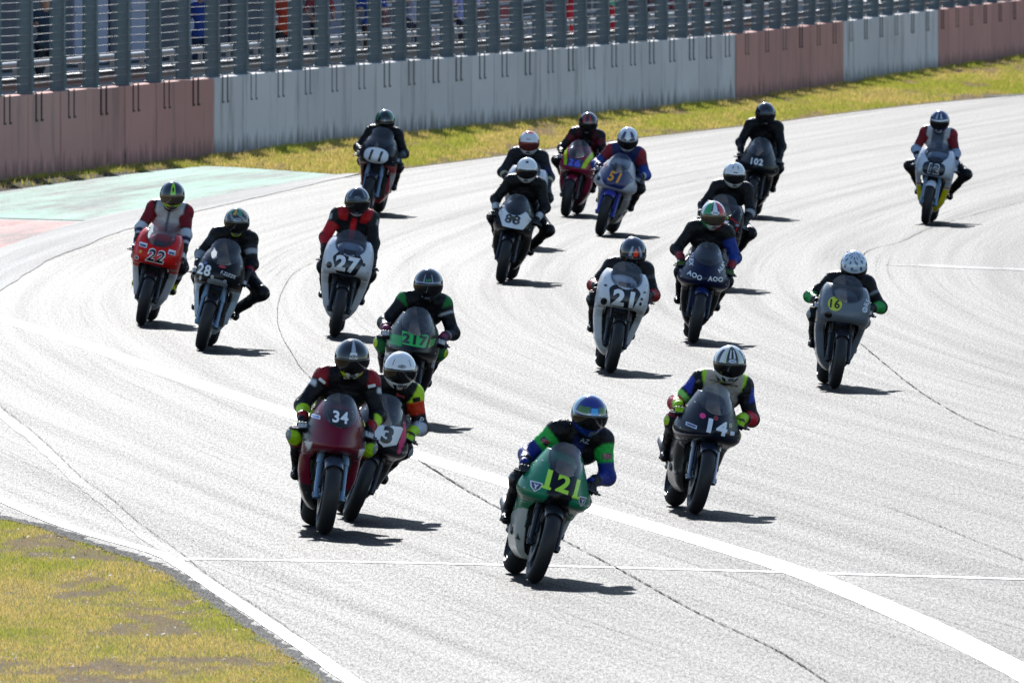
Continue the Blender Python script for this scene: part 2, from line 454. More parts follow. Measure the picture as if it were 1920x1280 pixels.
def sheet(name, pts, z, mat, parent=None):
    me = bpy.data.meshes.new(name); bm = bmesh.new()
    f = bm.faces.new([bm.verts.new((p[0], p[1], z)) for p in pts])
    if f.normal.z < 0 or f.calc_area() == 0: f.normal_flip()
    bmesh.ops.triangulate(bm, faces=bm.faces[:]); bmesh.ops.recalc_face_normals(bm, faces=bm.faces[:])
    for f in bm.faces:
        if f.normal.z < 0: f.normal_flip()
    bm.to_mesh(me); bm.free()
    return link_mesh(name, me, mat, parent, False)
def curve_px(pts, n=10):
    """Catmull-Rom through ground points given as pixels"""
    P = [gp(*p) for p in pts]; P = [P[0] * 2 - P[1]] + P + [P[-1] * 2 - P[-2]]; out = []
    for i in range(1, len(P) - 2):
        for k in range(n):
            t = k / n
            out.append(0.5 * ((2 * P[i]) + (P[i + 1] - P[i - 1]) * t + (2 * P[i - 1] - 5 * P[i] + 4 * P[i + 1] - P[i + 2]) * t * t + (3 * P[i] - P[i - 1] - 3 * P[i + 1] + P[i + 2]) * t ** 3))
    out.append(P[-2]); return out
def ribbon(name, line, width, z, mat, jitter=0.0, off=0.0):
    v = []; f = []
    for i, p in enumerate(line):
        t = (line[min(i + 1, len(line) - 1)] - line[max(i - 1, 0)]).normalized(); s = Vector((-t.y, t.x, 0))
        w = width(i / (len(line) - 1)) if callable(width) else width
        j = (random.uniform(-1, 1) * jitter, random.uniform(-1, 1) * jitter)
        a = p + s * (off - w / 2 + j[0]); c = p + s * (off + w / 2 + j[1])
        v += [(a.x, a.y, z), (c.x, c.y, z)]
        if i: k = 2 * i; f.append((k - 2, k, k + 1, k - 1))
    o = mesh_obj(name, v, f, mat, None, False)
    if o.data.polygons[0].normal.z < 0: o.data.flip_normals()
    return o
tag(sheet('ground', [(-900, -100), (900, -100), (900, 2500), (-900, 2500)], -0.005, 'soil'), kind='structure')

FAR_EDGE = [(3000, 62), (2300, 137), (1920, 178), (1760, 193), (1600, 211), (1440, 232), (1240, 255), (1050, 278), (890, 300), (760, 317), (640, 334), (520, 356),
            (400, 382), (280, 408), (180, 432), (100, 460), (0, 510), (-90, 570), (-170, 680), (-150, 800), (-60, 925)]
NEAR_EDGE = [(0, 969), (73, 984), (146, 1009), (219, 1032), (273, 1052), (317, 1072), (365, 1103), (419, 1140), (474, 1178), (529, 1214), (583, 1251), (630, 1290), (760, 1400), (1000, 1700)]
left = curve_px(FAR_EDGE, 4) + curve_px(NEAR_EDGE, 4) + [Vector((-3, 66, 0)), Vector((-9, 45, 0)), Vector((-14, 20, 0)), Vector((-14, -80, 0))]
v = []; f = []
for i, p in enumerate(left):
    v += [(p.x, p.y, 0), (max(32, p.x + 6), p.y, 0)]
    if i: f.append((2 * i - 2, 2 * i, 2 * i + 1, 2 * i - 1))
apron = curve_px([(-160, 905), (-60, 945)] + NEAR_EDGE, 10)
tag(ribbon('asphalt_shoulder', apron, lambda t: .10 + .08 * random.random(), 0.0025, 'dark_apron', .035), kind='structure')
o = mesh_obj('road', v, f, 'asphalt', None, False); tag(o, kind='structure')
if o.data.polygons[0].normal.z < 0: o.data.flip_normals()
# painted run-off beside the wall
g_pts = [(-260, 392), (-60, 372), (0, 361), (90, 348), (180, 336), (290, 322), (380, 312), (440, 314), (540, 321), (640, 329), (500, 349), (400, 371), (300, 389), (230, 403), (165, 414), (0, 409), (-260, 412)]
tag(sheet('green_runoff', [gp(*p) for p in g_pts], 0.004, 'green_runoff'), kind='structure')
r_pts = [(-260, 417), (0, 413), (160, 418), (110, 433), (55, 456), (0, 480), (-260, 600)]
tag(sheet('red_runoff', [gp(*p) for p in r_pts], 0.0045, 'red_runoff'), kind='structure')
under = [(-260, 380), (0, 352), (180, 330), (380, 309), (640, 327), (640, 340), (400, 384), (180, 434), (0, 512), (-260, 640)]
tag(sheet('runoff_base', [gp(*p) for p in under], -0.004, 'concrete_edge'), kind='structure')
edge = curve_px([(660, 326), (560, 345), (400, 378), (280, 402), (165, 432), (80, 464), (0, 497), (-100, 560)], 8)
tag(ribbon('track_edge_band', edge, lambda t: .25 + .75 * min(1, t * 2.5), 0.008, 'concrete_edge', .02), kind='structure')
white_far = curve_px([(2300, 139), (1920, 180), (1600, 213), (1440, 234), (1240, 257), (1050, 280), (890, 302), (760, 319), (650, 334)], 6)
tag(ribbon('edge_line', white_far, .10, 0.004, 'old_line_paint', .02), kind='structure')
main_line = curve_px([(-250, 530), (-120, 563), (0, 597), (130, 637), (270, 685), (400, 729), (540, 775), (660, 813), (780, 853), (950, 905), (1120, 957), (1300, 1010), (1480, 1066), (1600, 1112), (1760, 1182), (1920, 1262), (2100, 1360)], 8)
tag(ribbon('white_line', main_line, .27, 0.004, 'line_paint', .006), kind='structure')
near_line = curve_px([(-140, 880), (0, 936), (73, 967), (146, 994), (219, 1015), (273, 1030), (317, 1046), (365, 1077), (419, 1113), (474, 1149), (529, 1186), (583, 1222), (638, 1262), (700, 1305), (800, 1380)], 6)
tag(ribbon('inner_edge_line', near_line, .125, 0.006, 'line_paint', .006), kind='structure')
old_line = curve_px([(-80, 700), (-30, 742), (0, 775), (60, 822), (100, 857), (143, 900), (200, 943), (253, 990), (300, 1024), (345, 1052)], 8)
tag(ribbon('faded_line', old_line, .12, 0.004, 'old_line_paint', .012), kind='structure')
tag(ribbon('start_line', curve_px([(335, 1047), (800, 1056), (1300, 1068), (1920, 1086), (2300, 1096)], 6), .17, 0.005, 'line_paint', .01), kind='structure')
tag(ribbon('grid_line', curve_px([(1690, 496), (1760, 499), (1920, 506), (2100, 512)], 6), .6, 0.004, 'old_line_paint', .05), kind='structure')
def crack(name, pts, w0, n=14, jit=.02, off=0):
    L = curve_px(pts, n)
    L2 = []
    for p in L: L2.append(p + Vector((random.uniform(-1, 1) * jit, 0, 0)))
    ws = [w0 * random.uniform(.35, 1.5) for _ in L2]
    return tag(ribbon(name, L2, lambda t: ws[int(t * (len(ws) - 1))], 0.009, 'crack_filler', w0 * .3, off), kind='structure')
crack('asphalt_crack', [(640, 478), (583, 495), (547, 517), (525, 557), (520, 590), (525, 622), (547, 663), (583, 710), (690, 790), (790, 866), (900, 932)], .006, 24, .004)
crack('asphalt_crack', [(790, 866), (900, 934), (1060, 1015), (1180, 1078), (1300, 1145), (1450, 1216), (1555, 1281), (1640, 1330)], .012, 34, .005)
crack('asphalt_crack', [(1920, 378), (1830, 402), (1745, 428), (1690, 453), (1630, 470), (1612, 492), (1575, 560), (1590, 620), (1632, 660), (1700, 716), (1760, 757), (1850, 803), (1960, 835)], .010, 24, .004)
crack('asphalt_crack', [(1655, 948), (1740, 978), (1800, 1002), (1860, 1026), (1960, 1066)], .007, 24, .006)
crack('asphalt_crack', [(0, 762), (60, 808), (105, 850), (150, 893), (205, 932), (258, 978), (330, 1030), (400, 1085), (500, 1150), (640, 1250)], .005, 30, .004)
crack('asphalt_crack', [(760, 420), (1000, 395), (1250, 350), (1500, 300), (1800, 260)], .008, 24, .02)
# dark service path crossing the verge
tag(ribbon('path', curve_px([(1440, 178), (1560, 174), (1680, 174), (1780, 178), (1850, 182)], 6), lambda t: .5 + 2.6 * t, 0.002, 'dark_apron', .05), kind='structure')

# ------------------------------------------------------------------ grass
def scatter(pts_px, n, margin=0):
    P = [gp(*p) for p in pts_px]; xs = np.array([p.x for p in P]); ys = np.array([p.y for p in P])
    out = np.zeros((0, 2))
    while len(out) < n:
        q = np.random.rand(n * 2, 2) * [xs.max() - xs.min(), ys.max() - ys.min()] + [xs.min(), ys.min()]
        ins = np.zeros(len(q), bool); j = len(xs) - 1
        for i in range(len(xs)):
            c = ((ys[i] > q[:, 1]) != (ys[j] > q[:, 1])) & (q[:, 0] < (xs[j] - xs[i]) * (q[:, 1] - ys[i]) / (ys[j] - ys[i] + 1e-12) + xs[i])
            ins ^= c; j = i
        out = np.concatenate([out, q[ins]])
    return out[:n]
def vnoise(x, y, s, seed=0):
    rs = np.random.RandomState(seed); T = rs.rand(64, 64)
    x = x * s; y = y * s; xi = np.floor(x).astype(int); yi = np.floor(y).astype(int); fx = x - xi; fy = y - yi
    fx = fx * fx * (3 - 2 * fx); fy = fy * fy * (3 - 2 * fy)
    g = lambda a, b: T[a % 64, b % 64]
    return g(xi, yi) * (1 - fx) * (1 - fy) + g(xi + 1, yi) * fx * (1 - fy) + g(xi, yi + 1) * (1 - fx) * fy + g(xi + 1, yi + 1) * fx * fy
def grass(name, pts, n, hmin, hmax, wid, label, thin=None, ysc=.35, spread=.6):
    q = scatter(pts, n)
    a = vnoise(q[:, 0] + 40, q[:, 1] * ysc, 1.1, 3) * .6 + vnoise(q[:, 0] + 40, q[:, 1] * ysc, 4.0, 4) * .4
    bare = vnoise(q[:, 0] + 70, q[:, 1] * ysc, 1.6, 9) * .6 + vnoise(q[:, 0] + 70, q[:, 1] * ysc, 5.5, 5) * .4
    keep = np.random.rand(n) > np.clip((bare - (thin if thin else .9)) * 4, 0, .55)
    q = q[keep]; a = a[keep]; bare = bare[keep]; n = len(q)
    h = (hmin + (hmax - hmin) * np.random.rand(n) ** 1.6) * (1.25 - .6 * bare)
    ang = np.random.rand(n) * math.pi * 2; d = np.stack([np.cos(ang), np.sin(ang)], 1)
    w = wid * (.6 + .8 * np.random.rand(n)); lean = (np.random.rand(n, 2) - .5) * 2 * spread * h[:, None]
    V = np.zeros((n, 3, 3)); V[:, 0, :2] = q - d * w[:, None] / 2; V[:, 1, :2] = q + d * w[:, None] / 2
    V[:, :2, 2] = -.02; V[:, 2, :2] = q + lean; V[:, 2, 2] = h - .012
    green = np.array([.40, .40, .06]); straw = np.array([.62, .46, .15]); deep = np.array([.20, .25, .04])
    t = np.clip((a - .30) * 3.0 + np.random.randn(n) * .22, 0, 1)[:, None]
    c = green * (1 - t) + straw * t; k = (np.random.rand(n) < .18)[:, None]; c = np.where(k, deep, c)
    dry = np.clip((bare - (thin if thin else 9)) * 7, 0, 1)[:, None] * .85; c = c * (1 - dry) + np.array([.36, .25, .14]) * dry
    c *= (.75 + .5 * np.random.rand(n))[:, None]
    me = np_mesh(name, V.reshape(-1, 3), np.arange(n * 3).reshape(-1, 3))
    o = link_mesh(name, me, 'grass_blade', None, False, 0, np.repeat(c, 3, 0))
    return tag(o, label, 'grass', kind='stuff')
near_poly = [(-160, 930)] + [(-70, 955)] + NEAR_EDGE[:12] + [(690, 1345), (690, 1420), (-160, 1420)]
near_poly = [(x - 6, y + 3) for x, y in near_poly]
grass('infield_grass', near_poly, 300000, .012, .040, .008, 'short yellow green grass in the corner inside the track edge', .59)
def litter(name, pts, n, label):
    q = scatter(pts, n); bare = vnoise(q[:, 0] + 70, q[:, 1] * .35, 1.6, 9) * .6 + vnoise(q[:, 0] + 70, q[:, 1] * .35, 5.5, 5) * .4
    q = q[(bare > .53) | (np.random.rand(n) < .12)]; n = len(q); s = .003 + .012 * np.random.rand(n) ** 3; ang = np.random.rand(n) * math.pi
    V = np.zeros((n, 4, 3))
    for k, (a, b) in enumerate(((-1, -.5), (1, -.5), (1, .5), (-1, .5))):
        V[:, k, 0] = q[:, 0] + s * (a * np.cos(ang) - b * np.sin(ang)); V[:, k, 1] = q[:, 1] + s * (a * np.sin(ang) + b * np.cos(ang)) * 2
        V[:, k, 2] = .002 + s * .7 * np.random.rand(n) * (k % 3 + .4)
    pal = np.array([(.30, .21, .12), (.12, .085, .055), (.38, .31, .22), (.26, .19, .07), (.06, .045, .03)])
    c = pal[np.random.randint(0, 5, n)] * (.7 + .6 * np.random.rand(n))[:, None]; c *= .7
    o = link_mesh(name, np_mesh(name, V.reshape(-1, 3), np.arange(n * 4).reshape(-1, 4)), 'grass_blade', None, False, 0, np.repeat(c, 4, 0))
    return tag(o, label, 'litter', kind='stuff')
litter('dry_litter', near_poly, 2500, 'dry brown leaf litter and crumbs of soil among the short grass')
WALL_BASE = [(-1000, 458), (-400, 385), (-120, 352), (0, 338), (410, 290), (662, 261), (960, 231), (1170, 209), (1378, 187), (1582, 156), (1762, 128), (1918, 104), (2100, 78), (2300, 54)]
verge = [(395, 312), (430, 313), (540, 320), (640, 328), (760, 314), (890, 297), (1050, 275), (1240, 252), (1440, 229), (1600, 208), (1760, 190), (1920, 175), (2100, 155)] + [(x, y + 1) for x, y in WALL_BASE[:2:-1] if x <= 2100]
grass('verge_grass', verge, 230000, .03, .09, .020, 'long dry grass strip between the track and the barrier wall', .60, .12)
fringe = [(-200, 384), (0, 359), (90, 346), (180, 334), (290, 320), (380, 311), (420, 312), (410, 291), (0, 339), (-200, 363)]
tag(sheet('soil_strip', [gp(*p) for p in fringe], -0.001, 'dark_soil'), kind='structure')
grass('wall_foot_weeds', fringe, 2600, .03, .12, .02, 'sparse dark weeds along the foot of the wall', .45)
tuft = [(395, 300), (700, 266), (1100, 224), (1378, 194), (1582, 163), (1762, 135), (1918, 111), (1918, 106), (1762, 130), (1582, 158), (1378, 189), (960, 233), (662, 263), (395, 294)]
grass('wall_foot_grass', tuft, 14000, .04, .14, .020, 'tall seeding grass growing against the barrier wall', .55, .12, .35)

# ------------------------------------------------------------------ barrier wall, fence and what stands behind
def concrete_paint(name, rgb, stain):
    m, n, l, b = material(name)
    tc = n.new('ShaderNodeTexCoord'); geo = n.new('ShaderNodeNewGeometry'); sp = n.new('ShaderNodeSeparateXYZ'); l.new(geo.outputs['Position'], sp.inputs[0])
    oi = n.new('ShaderNodeObjectInfo')
    X, Y, Z = sp.outputs[0], sp.outputs[1], sp.outputs[2]
    run = noise(n, l, combine(n, l, mathn(n, l, 'MULTIPLY', Y, 1.3), mathn(n, l, 'MULTIPLY', Z, .22)), 5, 1, .65)
    blot = noise(n, l, combine(n, l, mathn(n, l, 'MULTIPLY', Y, .5), mathn(n, l, 'MULTIPLY', Z, 1.1)), 4, 1, .6)
    splash = noise(n, l, combine(n, l, mathn(n, l, 'MULTIPLY', Y, 3.2), mathn(n, l, 'MULTIPLY', Z, .5)), 5, 1, .7)
    low = remap(n, l, Z, 0.0, .75, .34, -.30)
    c = mixc(n, l, remap(n, l, blot, .3, .7, 0, .28), rgb, tuple(v * .72 for v in rgb))
    c = mixc(n, l, remap(n, l, run, .53, .68, 0, .75), c, stain)
    s = mathn(n, l, 'ADD', splash, low)
    c = mixc(n, l, remap(n, l, s, .62, .82, 0, .75), c, tuple(v * .45 for v in stain))
    tone = remap(n, l, oi.outputs['Random'], 0, 1, .92, 1.06)
    vm = n.new('ShaderNodeVectorMath'); vm.operation = 'SCALE'; l.new(c, vm.inputs[0]); l.new(tone, vm.inputs['Scale'])
    l.new(vm.outputs[0], b.inputs['Base Color']); b.inputs['Roughness'].default_value = .8; b.inputs['Specular IOR Level'].default_value = .2
    fine = noise(n, l, tc.outputs['Object'], 4, 30, .6)
    bp = n.new('ShaderNodeBump'); bp.inputs['Strength'].default_value = .25; bp.inputs['Distance'].default_value = .01
    l.new(fine, bp.inputs['Height']); l.new(bp.outputs[0], b.inputs['Normal'])
concrete_paint('wall_red', (.60, .31, .265), (.30, .195, .165))
concrete_paint('wall_grey', (.70, .69, .69), (.26, .255, .235))
concrete_paint('raw_concrete', (.45, .44, .42), (.2, .2, .19))
plain('fence_steel', (.17, .22, .25), .5, .35, .5, 0, .1, 12, .18)
plain('wire_steel', (.22, .23, .24), .5, .6, .5, 0, 0, 30, .1)
plain('beam_steel', (.16, .165, .175), .5, .5, .5, 0, .15, 8, .2)
plain('rail_steel', (.28, .285, .30), .45, .6, .5, 0, .15, 8, .15)
plain('iron_grey', (.16, .17, .19), .7, .2, .4, 0, .2, 40, .3)
plain('iron_dark', (.05, .04, .04), .7, .3, .4, 0, .2, 40, .3)
POSTS = list(range(-955, -240, 60)) + [-235, -175, -115, -55, 5, 65, 126, 187, 247, 305, 360, 415, 468, 519, 570, 620, 670, 718, 764, 810, 853, 897, 939, 983, 1025, 1064, 1103, 1145, 1180, 1216, 1254, 1291, 1323, 1358, 1396,
         1434, 1467, 1498, 1531, 1561, 1592, 1620, 1649, 1677, 1708, 1736, 1764, 1791, 1818, 1844, 1872, 1899, 1926, 1953, 1980]
def wall_pt(px, off=0.0):
    """point on the wall foot at pixel column px, moved `off` metres away from the track"""
    p = gp(px, interp_px(WALL_BASE, px)); q = gp(px + 4, interp_px(WALL_BASE, px + 4)); r = gp(px - 4, interp_px(WALL_BASE, px - 4))
    t = (q - r).normalized(); nrm = Vector((-t.y, t.x, 0))
    return p + nrm * off, t, nrm
WALL_H = 1.26
walls = [(-999, 402, 'wall_red', 'dull red painted concrete barrier at the left end'),
         (402, 1379, 'wall_grey', 'long pale grey concrete barrier with dark water stains'),
         (1379, 1582, 'wall_red', 'short dull red barrier stretch between two pale grey ones'),
         (1582, 1760, 'wall_grey', 'short pale grey barrier stretch between two red ones'),
         (1760, 9999, 'wall_red', 'faded red concrete barrier at the far right end')]
wall_roots = []
for a, b, m, lab in walls:
    c0 = max(a, -960); p, _, _ = wall_pt(c0)
    w = empty('barrier_wall', p); tag(w, lab, 'barrier', 'concrete barriers below the fence'); wall_roots.append(w)
def child_at(o, root):
    o.parent = root; o.matrix_parent_inverse = Matrix.Identity(4); o.location = o.location - root.location
seams = [p - 12 for p in POSTS]
seams = sorted(seams, key=lambda s: s)
for s_ in (402, 1379, 1582, 1760):
    k = min(range(len(seams)), key=lambda i: abs(seams[i] - s_)); seams[k] = s_
fence = empty('debris_fence', wall_pt(-955)[0]); tag(fence, 'tall steel post fence with wire cables standing on the barrier wall', 'fence')
def local_box(name, c, t, nrm, size, mat, root, top=1.0, bevel=0.0):
    """box at world point c, long side along t, depth along nrm"""
    rot = Matrix((t, nrm, Vector((0, 0, 1)))).transposed()
    mb = MB(); mb.box((0, 0, 0), size, rot, top); o = mb.obj(name, mat, None, False)
    if bevel:
        bv = o.modifiers.new('b', 'BEVEL'); bv.width = bevel; bv.segments = 2
    o.location = c; child_at(o, root); return o
for i in range(len(seams) - 1):
    a, b = seams[i], seams[i + 1]; mid = (a + b) / 2
    k = [j for j, w in enumerate(walls) if w[0] <= mid < w[1]][0]
    A, _, _ = wall_pt(a); B, _, _ = wall_pt(b); t = (B - A); L = t.length; t.normalize(); nrm = Vector((-t.y, t.x, 0))
    c = (A + B) / 2 + nrm * (.15 + random.uniform(-.006, .006)); c.z = WALL_H / 2 - .02 + random.uniform(-.006, .006)
    pn = local_box('panel', c, t, nrm, (L - .07, .30, WALL_H + .04), walls[k][2], wall_roots[k], 1.0, .012)
    # pair of hooked anchor bars below each post
    P, t2, n2 = wall_pt(POSTS[i]); mb = MB()
    for s in (.10, .50):
        q = P + t2 * s - n2 * .004
        mb.box(Vector((q.x, q.y, WALL_H - .20)), (.075, .01, .44), Matrix((t2, n2, Vector((0, 0, 1)))).transposed())
        q2 = q + t2 * .05
        mb.box(Vector((q2.x, q2.y, WALL_H - .41)), (.16, .012, .03), Matrix((t2, n2, Vector((0, 0, 1)))).transposed())
    mb.v = [v - pn.location - wall_roots[k].location for v in mb.v]
    mb.obj('bracket', 'iron_dark' if 'red' in walls[k][2] else 'iron_grey', pn, False)
post_src = None
for px in POSTS:
    P, t, nrm = wall_pt(px, .15)
    if post_src is None:
        mb = MB(); H = 1.95
        mb.box((0, -.11, H / 2), (.12, .012, H)); mb.box((0, .11, H / 2), (.12, .012, H)); mb.box((0, 0, H / 2), (.01, .21, H))
        mb.box((0, 0, .02), (.26, .28, .024))
        for sx in (-1, 1): mb.box((sx * .04, -.122, .30), (.025, .02, .5))
        post_src = mb.obj('post', 'fence_steel', None, False); o = post_src
    else:
        o = bpy.data.objects.new('post', post_src.data); COL.objects.link(o)
    o.location = (P.x, P.y, WALL_H); o.rotation_euler = (0, 0, math.atan2(t.y, t.x)); child_at(o, fence)
for k in range(14):
    z = WALL_H + .17 + k * .125; mb = MB()
    mb.tube([Vector((*wall_pt(px, .06)[0][:2], z - .01 * (i % 2))) - fence.location for i, px in enumerate(POSTS)], .0055, 5)
    mb.obj('cable', 'wire_steel', fence)
rail = empty('guard_rail', wall_pt(-955, .9)[0]); tag(rail, 'galvanised guard rail on short posts behind the fence', 'guard rail')
for z, prof in ((1.28, 'w'), (1.66, 'o')):
    mb = MB(); rings_ = []
    for px in range(-950, 2000, 20):
        P, t, nrm = wall_pt(px, .85)
        if prof == 'w':
            pf = [(.0, -.15), (.05, -.12), (.05, -.07), (.0, -.02), (.0, .02), (.05, .07), (.05, .12), (0.0, .15), (.02, .15), (.07, .11), (.07, .06), (.02, .01), (.02, -.01), (.07, -.06), (.07, -.11), (.02, -.15)]
            rings_.append([P - nrm * d + Vector((0, 0, z + h_)) - rail.location for d, h_ in pf])
    if prof == 'w': mb.rings(rings_); mb.obj('rail_beam', 'beam_steel', rail, True, 30)
rings_ = []
for px in range(-950, 2000, 20):
    P, t, nrm = wall_pt(px, .85); rings_.append([P - nrm * d + Vector((0, 0, h_)) - rail.location for d, h_ in ((.09, 1.435), (-.02, 1.435), (-.02, 1.455), (.09, 1.455))])
MB().rings(rings_).obj('rail_cap', 'rail_steel', rail, False)
for i, px in enumerate(POSTS[:-1]):
    P, t, nrm = wall_pt(px + 8, .85); Q, _, _ = wall_pt(POSTS[i + 1] + 4, .85)
    mb = MB(); mb.tube([Vector((P.x, P.y, 1.66)) - rail.location, Vector((Q.x, Q.y, 1.665)) - rail.location], .05, 10); mb.obj('rail_tube', 'rail_steel', rail)
    mb = MB(); mb.box(Vector((P.x, P.y, .82)) + nrm * .05 - rail.location, (.08, .06, 1.66), Matrix((t, nrm, Vector((0, 0, 1)))).transposed()); mb.obj('rail_post', 'rail_steel', rail, False)
for off, z, p0 in ((5.2, 1.9, 1180), (7.0, 2.05, 1400)):
    rl = empty('crowd_railing', wall_pt(p0, off)[0]); tag(rl, {5.2: 'front steel crowd railing on the terrace', 7.0: 'rearmost steel crowd railing before the building'}[off], 'railing', 'crowd railings on the terrace')
    for zz in (z, z - .45):
        MB().tube([wall_pt(px, off)[0] + Vector((0, 0, zz)) - rl.location for px in range(p0, 2240, 40)], .035, 8).obj('rail_tube', 'rail_steel', rl)
    for px in range(p0, 2240, 40):
        P = wall_pt(px, off)[0] - rl.location; MB().tube([P + Vector((0, 0, .84)), P + Vector((0, 0, z))], .025, 6).obj('rail_post', 'rail_steel', rl)
# raised spectator terrace and the building behind it, made taller to block low sky
def long_block(name, off0, off1, z0, z1, mat, px0=-1000, px1=2280, root=None, step=65):
    rings_ = []; 
    for px in np.arange(px0, px1 + 1, step):
        P, t, nrm = wall_pt(float(px)); base = root.location if root else Vector()
        rings_.append([P + nrm * off0 + Vector((0, 0, z0)) - base, P + nrm * off1 + Vector((0, 0, z0)) - base, P + nrm * off1 + Vector((0, 0, z1)) - base, P + nrm * off0 + Vector((0, 0, z1)) - base])
    return MB().rings(rings_).obj(name, mat, root, False)
tag(long_block('terrace', 1.5, 9.5, -.2, .85, 'raw_concrete'), kind='structure')
bl = empty('pit_building', wall_pt(-320, 9.5)[0]); tag(bl, 'dark pit building behind the fence with closed shutters, unseen height added to block low sky', 'building')
plain('facade_dark', (.06, .068, .085), .6, 0, .4, 0, .1, 3, .3); plain('facade_grey', (.19, .20, .25), .6, 0, .4, 0, .1, 3, .15)
plain('facade_brown', (.17, .065, .06), .65, 0, .3, 0, .1, 3, .2); plain('facade_lilac', (.34, .35, .43), .6, 0, .4, 0, .1, 3, .1)
plain('facade_red', (.38, .05, .055), .6, 0, .3, 0, .1, 3, .15); plain('roof_sheet', (.25, .25, .26), .5, .3, .4, 0, .1, 3, .15)
long_block('wall', 9.5, 20.0, .0, 13.5, 'facade_dark', root=bl)  # unseen upper storeys added to keep low sky glare off the shadowed asphalt
long_block('roof', 8.6, 20.2, 13.5, 14.0, 'roof_sheet', root=bl)
bays = [('facade_dark', 'facade_lilac')] * 6 + [('facade_grey', 'facade_dark')] * 4 + [('facade_brown', 'facade_dark'), ('facade_brown', 'facade_brown'), ('facade_red', 'facade_dark')] * 5 + [('facade_grey', 'facade_dark'), ('facade_dark', 'facade_dark')] * 10
px = -980.0; i = 0
while px < 2200:
    w = random.choice((34, 46, 58)); pair = bays[i % len(bays)]; 
    if 330 < px + 260 < 1000: pair = (random.choice(('facade_brown', 'facade_brown', 'facade_dark', 'facade_red')), 'facade_dark')
    A = wall_pt(px, 9.45)[0]; B = wall_pt(px + w - 4, 9.45)[0]; t = B - A; L = t.length; t.normalize(); nrm = Vector((-t.y, t.x, 0))
    if L > .3:
        c = (A + B) / 2; c.z = .86 + 2.2
        sh = local_box('shutter', c, t, nrm, (L, .10, 4.3), pair[i % 2], bl)
        for zz in (-1.2, 0.0, 1.2):
            mb = MB(); mb.box(-nrm * .065 + Vector((0, 0, zz)), (L * .96, .03, .05), Matrix((t, nrm, Vector((0, 0, 1)))).transposed()); mb.obj('slat', pair[i % 2], sh, False)
    px += w; i += 1

# added unseen ridge that blocks the low sky and deepens the track shadows
v = []; f = []; n_ = 60
for i in range(n_ + 1):
    x = -900 + 1800 * i / n_; hgt = 125 + 22 * math.sin(i * .37) + 14 * math.sin(i * .9 + 1) + random.uniform(-5, 5)
    v += [(x, 760, -2), (x, 840 + 25 * math.sin(i * .5), hgt * .55), (x, 950, hgt), (x, 1200, -2)]
    if i:
        for k in range(3): a = 4 * (i - 1) + k; f.append((a, a + 4, a + 5, a + 1))
plain('sky_block_green', (.05, .065, .03), .95, 0, .1, 0, .5, .05, .5)
tag(mesh_obj('sky_block_ridge', v, f, 'sky_block_green', None, True, 0), kind='structure')

# ================================================================== motorcycles
# local frame: front tyre contact at the origin, bike facing -Y, +X is the rider's left
FAIR = {}
def fair_type(name, rows, arch, screen, **kw):
    FAIR[name] = dict(rows=np.array(rows, float), arch=arch, screen=screen, **kw)
# rows: z, half width, y of the nose, depth of the front curve, y of the rear edge, half width at the rear, squareness
fair_type('classic', [
    (.15, .055, .52, .10, .95, .06, 2.2), (.21, .125, .43, .14, 1.02, .12, 2.3), (.30, .180, .36, .16, 1.02, .16, 2.5), (.42, .212, .31, .17, .96, .19, 2.6),
    (.54, .240, .24, .20, .86, .21, 2.8), (.62, .252, .10, .26, .78, .21, 2.8), (.665, .258, -.05, .32, .74, .21, 2.8), (.72, .264, -.105, .36, .72, .21, 2.8), (.80, .266, -.095, .36, .68, .20, 2.9),
    (.88, .260, -.045, .34, .60, .19, 3.1), (.95, .246, .03, .30, .52, .18, 3.3), (1.00, .222, .09, .26, .46, .165, 3.3), (1.03, .196, .14, .22, .42, .15, 3.2)],
    arch=(.23, .660, .10, .188, 6), screen=(.875, 1.13, .158, .40))
fair_type('modern', [
    (.14, .055, .56, .08, .98, .06, 2.0), (.20, .115, .46, .14, 1.04, .12, 2.1), (.30, .165, .38, .18, 1.00, .16, 2.2), (.42, .195, .32, .20, .92, .18, 2.3),
    (.52, .205, .26, .22, .82, .19, 2.3), (.575, .212, .08, .30, .72, .20, 2.2), (.60, .250, -.08, .38, .66, .20, 1.9), (.64, .280, -.15, .42, .62, .20, 1.6), (.70, .276, -.155, .42, .58, .19, 1.5),
    (.80, .228, -.09, .38, .52, .18, 1.6), (.88, .190, -.01, .32, .46, .165, 1.8), (.95, .154, .08, .26, .42, .14, 2.1), (.985, .134, .13, .22, .40, .125, 2.2)],
    arch=(.17, .592, .070, .168, 4), screen=(.83, 1.06, .128, .40))
fair_type('superbike', [
    (.15, .07, .56, .08, .98, .08, 2.0), (.21, .135, .46, .14, 1.04, .13, 2.1), (.31, .190, .38, .18, 1.00, .17, 2.2), (.43, .225, .32, .20, .92, .19, 2.3),
    (.54, .232, .25, .24, .82, .20, 2.3), (.60, .230, .10, .32, .72, .20, 2.1), (.63, .236, -.10, .42, .66, .20, 1.6), (.67, .244, -.20, .46, .60, .19, 1.4), (.76, .244, -.14, .44, .56, .19, 1.4),
    (.84, .222, -.07, .40, .52, .18, 1.7), (.91, .190, .00, .34, .48, .165, 1.9), (.97, .158, .08, .28, .44, .14, 2.1), (1.01, .132, .14, .22, .42, .12, 2.2)],
    arch=(.18, .620, .085, .190, 4), screen=(.835, 1.075, .128, .40))
